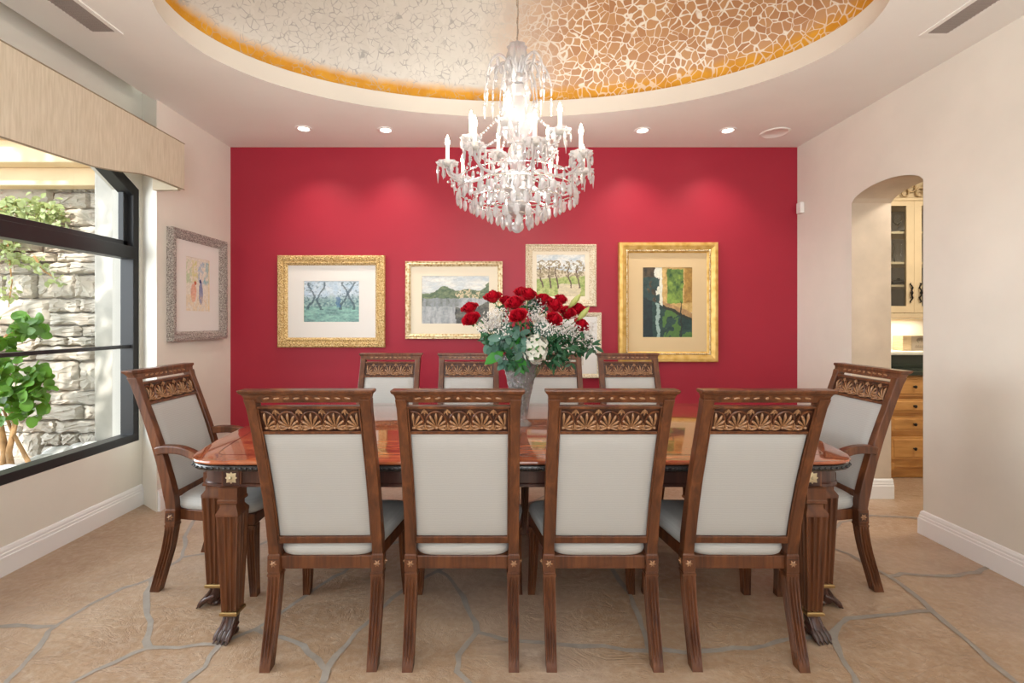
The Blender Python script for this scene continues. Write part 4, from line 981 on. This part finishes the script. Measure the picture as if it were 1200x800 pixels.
def mk_rose():
    mb = MB()
    for k in range(26):
        f_ = k/25; a = k*2.39996; r = lerp(.004, .034, f_**.8); hgt = lerp(.050, .030, f_); wdt = lerp(.9, .62, f_); open_ = lerp(-.15, .45, f_**2)
        rows = []
        for j in range(6):
            t_ = j/5; q = []
            for i in range(7):
                s = -1+2*i/6; aa = a+s*wdt*(1.15-.2*abs(t_-.5)); rim = (1-.22*s*s) if j == 5 else 1
                rr = r*(.30+.85*math.sin(min(1, t_*1.15)*PI/2))+open_*.020*t_**3+(.004 if j == 5 else 0)*f_
                z = -.026+(hgt+.010)*t_*rim+.012*(1-f_)
                q.append((rr*math.cos(aa), rr*math.sin(aa), z))
            rows.append(q)
        mb.loft(rows, caps=False, closed=False)
    return mb
rose_me = None
MOUTH = Vector((VXc, VYc, TZ+.40))
roses = [(551, 362, 2.62, 'red rose at the far left of the bouquet, upper of two'), (553, 375, 2.58, 'red rose at the far left of the bouquet, lower of two'), (578, 349, 2.66, 'red rose standing alone in front of the riverside picture'),
 (593, 353, 2.74, 'dark red rose between the lone left one and the central cluster'), (604, 356, 2.60, 'large red rose in the middle left of the cluster'), (608, 371, 2.54, 'lowest red rose in the centre, full face above the greenery'),
 (619, 346, 2.62, 'topmost red rose at the centre of the bouquet'), (611, 343, 2.72, 'red rose peeping behind the topmost one'), (637, 353, 2.70, 'crimson rose right of centre, half behind another'), (649, 359, 2.58, 'large red rose right of centre below the orchard picture'),
 (649, 375, 2.54, 'lower red rose right of centre beside the white hydrangea'), (657, 352, 2.74, 'small red rose at the upper right of the cluster'), (665, 368, 2.64, 'red rose just left of the lily buds'), (677, 363, 2.74, 'dark red rose between the two lily buds'), (680, 382, 2.60, 'rightmost red rose, hanging lowest on that side')]
def stem_to(mb, p, r=.003):
    p = Vector(p); b = Vector((VXc+(p.x-VXc)*.06, VYc+(p.y-VYc)*.06, TZ+.07)); mth = Vector((VXc+(p.x-VXc)*.16, VYc+(p.y-VYc)*.2, TZ+.40))
    Q = []
    for i in range(13):
        t_ = i/12; Q.append(((1-t_)**2)*b+2*t_*(1-t_)*(mth+Vector((0, 0, .02)))+t_*t_*p)
    mb.tube([q-p for q in Q], r, 5)
for i, (u, v, y, lab) in enumerate(roses):
    p = px(u, v, y); t = thing('red_rose', lab, 'rose', p, 0, 'red roses in the crystal vase')
    if rose_me is None: o = mk_rose().build('bloom', M['rose'], t, smooth=180); rose_me = o.data
    else: o = bpy.data.objects.new('bloom', rose_me); C.objects.link(o); o.parent = t
    d = (p-MOUTH).normalized()*.55+Vector((R.uniform(-.25, .25), -.55+R.uniform(-.2, .2), .55)); q = d.to_track_quat('Z', 'Y'); o.rotation_euler = q.to_euler(); k = R.uniform(1.0, 1.16)*(1.0 if i not in (3, 7, 11) else .85); o.scale = (k, k, k)
    mb = MB(); stem_to(mb, p)
    mb.build('stem', M['stem'], t)
    mb = MB()
    for k in range(5): a = 2*PI*k/5; leaf(mb, (0, 0, -.026), (math.cos(a), math.sin(a), .2), (0, 0, 1), .03, .014)
    s_ = mb.build('sepals', M['stem'], t); s_.rotation_euler = q.to_euler()
p = px(628, 409, 2.50); hy = thing('white_hydrangea', 'white hydrangea head low in front of the bouquet', 'hydrangea', p)
mb = MB()
for k in range(52):
    zq = 1-2*(k+.5)/52; a = k*2.39996; d = Vector((math.sqrt(1-zq*zq)*math.cos(a), math.sqrt(1-zq*zq)*math.sin(a), zq)); c = Vector((d.x*.054, d.y*.046, d.z*.068))*R.uniform(.86, 1.12)
    d2 = (d+rdir()*.55).normalized(); s0 = d2.cross(Vector((.3, .5, .8))).normalized(); s1 = d2.cross(s0); ph = R.uniform(0, 6)
    for j in range(4): b = ph+PI/2*j; leaf(mb, c, s0*math.cos(b)+s1*math.sin(b)+d2*.45, d2, .0195, .0165, .2, True)
core = MB(); core.ball((0, 0, 0), .046, 12, 8, 1, .85, 1.2); core.build('flower_core', M['stem'], hy, smooth=180)
tag(mb.build('florets', M['hydrangea'], hy, smooth=180), kind='stuff')
mb = MB(); stem_to(mb, p, .004); mb.build('stem', M['stem'], hy)
for (u, v, u2, v2, y, lab) in ((668, 359, 680, 345, 2.62, 'pale green lily bud pointing up, left of two'), (678, 374, 690, 360, 2.60, 'yellow green lily bud at the right edge of the bouquet')):
    a, b = px(u, v, y), px(u2, v2, y-.03); t = thing('lily_bud', lab, 'lily bud', a, 0, 'lily buds in the bouquet'); d = b-a
    mb = MB(); mb.tube([d*k for k in (-.1, .1, .35, .65, .88, 1.05)], [.005, .011, .016, .015, .009, .002], 9); mb.build('bud', M['lily'], t, smooth=80)
    mb = MB(); stem_to(mb, a, .003); mb.build('stem', M['stem'], t)
def cloud_stuff(name, m, lab, cat, fn):
    mb = MB(); fn(mb); return tag(mb.build(name, m, smooth=180), lab, cat, kind='stuff')
def foliage(mb):
    for u, v, y, a, b, n in ((600, 402, 2.60, .10, .07, 110), (580, 395, 2.66, .09, .06, 80), (640, 400, 2.62, .12, .08, 120), (668, 400, 2.62, .10, .07, 110), (620, 392, 2.72, .22, .08, 140), (655, 420, 2.62, .09, .05, 70), (605, 425, 2.56, .07, .04, 50), (690, 402, 2.66, .03, .05, 26), (620, 362, 2.74, .2, .04, 60)):
        leafcloud(mb, px(u, v, y), (a, .12, b), n, .05, .018, (0, -.6, .6))
    for u in range(572, 690, 9): 
        p = px(u+R.uniform(-3, 3), R.uniform(385, 410), 2.66); k = len(mb.v); stem_to(mb, p, .0022); mb.v[k:] = [(x+p.x, y_+p.y, z_+p.z) for x, y_, z_ in mb.v[k:]]
cloud_stuff('bouquet_greenery', M['leaf_dark'], 'dark green bouquet foliage filling the vase between the flowers', 'foliage', foliage)
def euca(mb):
    for u, v, y, a, b, n in ((596, 395, 2.58, .09, .07, 46), (612, 405, 2.54, .06, .05, 30), (580, 405, 2.62, .06, .05, 24), (632, 388, 2.58, .06, .04, 20), (628, 352, 2.7, .05, .04, 14), (588, 425, 2.58, .03, .04, 10)):
        leafcloud(mb, px(u, v, y), (a, .09, b), n, .055, .034, (0, -.8, .5), True)
cloud_stuff('eucalyptus_sprigs', M['leaf_blue'], 'grey green eucalyptus sprigs on the left of the bouquet', 'eucalyptus', euca)
for (u, v, du, dv, L, W, lab) in ((590, 412, -18, 10, .12, .06, 'broad bright green leaf drooping over the left vase rim'), (606, 418, 4, 10, .10, .07, 'broad green leaf at the vase rim beside the hydrangea'), (612, 410, -6, -14, .09, .045, 'upright broad leaf left of the hydrangea')):
    mb = MB(); p = px(u, v, 2.55); leaf(mb, (0, 0, 0), (du, -8, -dv), (0, -1, .5), L, W, .1); tag(mb.build('broad_leaf', M['leaf_broad'], smooth=180, loc=p), lab, 'leaf', 'broad leaves in the bouquet')
def breath(mb):
    for u, v, y, a, b, n in ((583, 372, 2.60, .085, .06, 330), (570, 382, 2.62, .07, .04, 150), (590, 388, 2.56, .05, .05, 130), (628, 368, 2.60, .06, .05, 150), (640, 384, 2.56, .08, .05, 200), (668, 388, 2.58, .09, .05, 260), (688, 392, 2.62, .05, .07, 130), (630, 355, 2.70, .09, .03, 90), (692, 380, 2.64, .03, .03, 40)):
        c = px(u, v, y)
        for _ in range(n):
            q = rdir()*R.random()**.45; p = Vector((c.x+q.x*a, c.y+q.y*.11, c.z+q.z*b)); mb.ball(p, R.uniform(.0028, .0052), 5, 3)
        for _ in range(int(n/9)):
            q = rdir()*R.random()**.5; p = Vector((c.x+q.x*a, c.y+q.y*.1, c.z+q.z*b)); mb.tube([p, c+Vector((0, .02, -b*1.4))], .0008, 3)
cloud_stuff('baby_breath', M['breath'], 'tiny white filler flowers clouding around the roses', 'filler flowers', breath)

# ------------------------------------------------------------------ pantry beyond the arch
mb = MB(); mb.box(2.99, 5.2, 4.68, 4.85, 0, 3.2); struct(mb.build('wall_pantry_back', M['splash']))
mb = MB(); mb.box(5.05, 5.2, 1.6, 4.7, 0, 3.2); mb.box(2.99, 5.2, 1.5, 1.62, 0, 3.2); struct(mb.build('wall_pantry_side', M['wall']))
mb = MB(); mb.box(2.99, 5.2, 1.5, 4.85, 2.85, 2.95); struct(mb.build('ceiling_pantry', M['ceiling']))
L = bpy.data.lights.new('pantry_fill', 'AREA'); L.energy = DOWN_W*2.2; L.size = .5; L.color = (1, .92, .8)  # unseen lamp added to light the cabinet fronts
pl = thing('pantry_fill_lamp', 'added unseen ceiling light filling the pantry beyond the arch', 'ceiling light', (3.7, 3.2, 2.85))
mb = MB(); mb.lathe([(.2, 0), (.2, -.03), (.17, -.04), (.001, -.045)], 24); mb.build('diffuser', M['plastic'], pl, smooth=40)
lo = bpy.data.objects.new('pantry_fill', L); C.objects.link(lo); lo.parent = pl; lo.location = (0, 0, -.06)
XB0, XB1 = 3.335, 4.25
bc = thing('drawer_cabinet', 'honey maple drawer cabinet under the dark granite counter', 'cabinet', (0, 0, 0))
mb = MB(); mb.box(XB0-.02, XB1, 4.075, 4.67, .10, .885); mb.box(XB0+.02, XB1, 4.12, 4.67, 0, .10); mb.box(XB0-.02, XB0+.03, 4.06, 4.12, .085, .14); mb.build('body', M['maple'], bc, bevel=.003)
for xa, xb in ((XB0, XB0+.37), (XB0+.40, XB1-.02)):
    for v0, v1 in ((441.5, 464), (467.5, 483.5), (488, 505), (512, 538)):
        z0, z1 = H-(v1-VV)/138, H-(v0-VV)/138; xc_ = (xa+xb)/2
        mb = MB(); mb.box(xa, xb, 4.055, 4.078, z0, z1); mb.loft([[(xa+i, y, z0+i), (xb-i, y, z0+i), (xb-i, y, z1-i), (xa+i, y, z1-i)] for i, y in ((.016, 4.056), (.022, 4.049), (.030, 4.049))]); dr = mb.build('drawer', M['maple'], bc, bevel=.002)
        mb = MB(); mb.lathe([(.006, 0), (.006, .012), (.013, .016), (.014, .022), (.008, .028), (.001, .029)], 12, mx=Matrix.Translation((xc_, 4.049, (z0+z1)/2)) @ Matrix.Rotation(PI/2, 4, 'X')); mb.build('knob', M['iron'], dr, smooth=50)
mb = MB(); mb.box(3.16, XB1+.02, 4.03, 4.68, .886, .922); tag(mb.build('granite_counter', M['granite'], bevel=.006), 'polished dark granite counter on the maple drawers', 'counter')
mb = MB(); mb.box(3.05, XB1+.02, 4.40, 4.68, .922, 1.035); tag(mb.build('granite_upstand', M['granite'], bevel=.003), 'dark green granite upstand behind the pantry counter', 'upstand')
mb = MB(); mb.box(3.05, XB1+.02, 4.37, 4.68, 1.035, 1.068); tag(mb.build('ledge_slab', M['splash'], bevel=.008), 'cream stone ledge slab above the dark granite upstand', 'ledge')
wb = thing('wooden_box', 'pale wooden box with grey stamped front on the pantry ledge', 'box', (0, 0, 0)); yb_ = 4.50; sB = F/yb_
bx0, bx1, bz0, bz1 = (1058-VU)/sB, (1094-VU)/sB, 1.069, H-(393-VV)/sB
mb = MB(); mb.box(bx0, bx1, yb_, yb_+.12, bz0, bz1); mb.build('box_body', M['boxwood'], wb, bevel=.003)
mb = MB(); mb.box((1068-VU)/sB, bx1, yb_-.004, yb_, bz0, bz1); mb.build('front_panel', M['boxgrey'], wb)
mb = MB(); xm = (1078-VU)/sB; zm = (bz0+bz1)/2+.02
for k in range(3):
    mb.tube([(xm+(.012+.012*k)*math.cos(a*PI/8)*(1 if k % 2 else -1), yb_-.006, zm+(.012+.008*k)*math.sin(a*PI/8)) for a in range(11)], .0022, 4)
for k in range(5): mb.tube([(xm-.045+.02*k, yb_-.006, zm-.05), (xm-.035+.02*k, yb_-.006, zm-.042)], .003, 4)
mb.tube([(xm-.05, yb_-.006, zm-.062), (xm+.05, yb_-.006, zm-.06)], .0022, 4)
mb.build('stamped_mark', M['ink'], wb)
# upper glass cabinet
uc = thing('glass_cabinet', 'cream wall cabinet with glass doors and carved crest above the ledge', 'cabinet', (0, 0, 0)); UY = 4.31; sU = F/UY; Zv = lambda v: H-(v-VV)/sU; Xu = lambda u: (u-VU)/sU
xm = Xu(1071.3); ux0, ux1 = xm-.44, xm+.44; zb_, zt_ = Zv(372), Zv(235)
mb = MB(); mb.box(ux0, ux0+.02, UY+.02, 4.68, zb_, zt_); mb.box(ux1-.02, ux1, UY+.02, 4.68, zb_, zt_); mb.box(ux0, ux1, UY+.02, 4.68, zb_, zb_+.02); mb.box(ux0, ux1, UY+.02, 4.68, zt_-.02, zt_); mb.box(ux0-.01, ux1+.01, UY-.005, UY+.02, zb_-.0, Zv(367)); mb.build('body', M['cab_cream'], uc, bevel=.002)
mb = MB(); mb.box(ux0+.02, ux1-.02, 4.655, 4.675, zb_+.02, zt_-.02); mb.build('back_panel', M['cab_inside'], uc)
for v in (271.5, 307.5, 334.5):
    mb = MB(); mb.box(ux0+.02, ux1-.02, UY+.03, 4.655, Zv(v+1.3), Zv(v-1.3)); mb.build('shelf', M['cab_cream'], uc)
for xa, xb, hx in ((ux0, xm-.001, xm-.03), (xm+.001, ux1, xm+.042)):
    z0, z1 = Zv(366.5), zt_; st = .068; mb = MB(); o_ = [(xa, z0), (xb, z0), (xb, z1), (xa, z1)]; i_ = [(xa+st, Zv(358.5)), (xb-st, Zv(358.5)), (xb-st, Zv(241)), (xa+st, Zv(241))]
    ids = [mb.add([(x, y, z) for x, z in q]) for q, y in ((o_, UY+.02), (o_, UY), (i_, UY), (i_, UY+.02))]
    for a, b in zip(ids, ids[1:]+ids[:1]): mb.quadstrip(a, b)
    dr = mb.build('door', M['cab_cream'], uc, bevel=.002)
    mb = MB(); mb.box(xa+st-.003, xb-st+.003, UY+.010, UY+.013, Zv(359), Zv(240.5)); mb.build('door_pane', M['pane'], dr)
    mb = MB(); hz = Zv(343); sg = -1 if hx < xm else 1
    for k in (-1, 1):
        mb.tube([(hx, UY-.02, hz), (hx+sg*.008, UY-.018, hz+k*.02), (hx-sg*.006, UY-.014, hz+k*.045), (hx+sg*.004, UY-.012, hz+k*.066), (hx+sg*.015, UY-.010, hz+k*.078), (hx+sg*.004, UY-.006, hz+k*.088)], [.008, .006, .007, .006, .006, .004], 6)
        mb.tube([(hx, UY-.018, hz+k*.04), (hx, UY+.002, hz+k*.04)], .004, 5)
    mb.ball((hx+sg*.012, UY-.024, hz), .012, 8, 6); mb.build('handle', M['iron'], dr, smooth=60)
mb = MB(); z0 = Zv(235); mb.box(ux0-.02, ux1+.02, UY-.012, UY+.06, z0, z0+.02); mb.box(ux0, ux1, UY+.04, UY+.06, z0+.02, z0+.22); mb.build('crest_board', M['cab_cream'], uc, bevel=.002)
mb = MB()
for k in range(6):
    cx = xm-.36+.145*k; s_ = 1 if k % 2 else -1
    for q in range(2):
        ctr = (cx+q*.06, z0+.075+.04*q); sp = []
        for i in range(22): a = i*.42; r = .055*(1-i/26); sp.append((ctr[0]+s_*r*math.cos(a), UY+.02, ctr[1]+r*math.sin(a)))
        mb.tube(sp, [.011-.0003*i for i in range(22)], 6)
mb.tube([(ux0, UY+.02, z0+.025), (ux1, UY+.02, z0+.025)], .009, 6); mb.build('scroll_carving', wood('carved_cream', (.25, .15, .06), (.5, .36, .2), (.66, .52, .33), .5, .1, (20, 20, 20)), uc, smooth=60)
mb = MB(); mb.box(ux0+.1, ux1-.1, 4.52, 4.56, zb_-.012, zb_-.001); ul = mb.build('light_bar', M['plastic'], uc)
L = bpy.data.lights.new('under_cabinet_lamp', 'AREA'); L.shape = 'RECTANGLE'; L.size = .7; L.size_y = .05; L.energy = 2.6; L.color = (1, .90, .72)
lo = bpy.data.objects.new('under_cabinet_lamp', L); C.objects.link(lo); lo.parent = uc; lo.location = (xm, 4.54, zb_-.02)
# things on the shelves
def ware(name, lab, cat, u, vbase, prof, m, y=4.46):
    s = F/y; 
    zz_ = {270: 271.5, 306: 307.5, 333: 334.5}.get(vbase); z = Zv(zz_-1.3)+.001 if zz_ else zb_+.021
    mb = MB(); mb.lathe(prof, 20); o = mb.build(name, m, smooth=50, loc=((u-VU)/s, y, z)); return tag(o, lab, cat)
goblet = [(.03, 0), (.03, .003), (.005, .008), (.004, .07), (.012, .08), (.034, .105), (.038, .14), (.032, .18), (.030, .18), (.034, .14), (.028, .107), (.002, .085)]
ware('wine_glass', 'clear wine glass on the top shelf of the glass cabinet', 'glass', 1052, 270, goblet, M['clear_glass'])
ware('stemmed_bowl', 'low dark bowl on the top shelf right of the wine glass', 'bowl', 1060.5, 270, [(.02, 0), (.02, .006), (.035, .02), (.045, .045), (.042, .045), (.03, .02), (.001, .012)], M['ware'], 4.54)
ware('glass_pitcher', 'tall clear glass pitcher on the second cabinet shelf', 'pitcher', 1056, 306, [(.04, 0), (.055, .02), (.06, .08), (.05, .15), (.058, .19), (.055, .19), (.046, .15), (.055, .08), (.04, .012), (.001, .01)], M['clear_glass'])
ware('serving_dish', 'dark covered dish on the third cabinet shelf', 'dish', 1053, 333, [(.05, 0), (.06, .015), (.065, .035), (.05, .05), (.012, .056), (.012, .066), (.001, .068)], M['ware'])
ware('glass_bowl', 'clear glass bowl on the cabinet floor', 'bowl', 1054, 366, [(.03, 0), (.05, .03), (.065, .08), (.062, .08), (.046, .03), (.028, .008), (.001, .006)], M['clear_glass'])
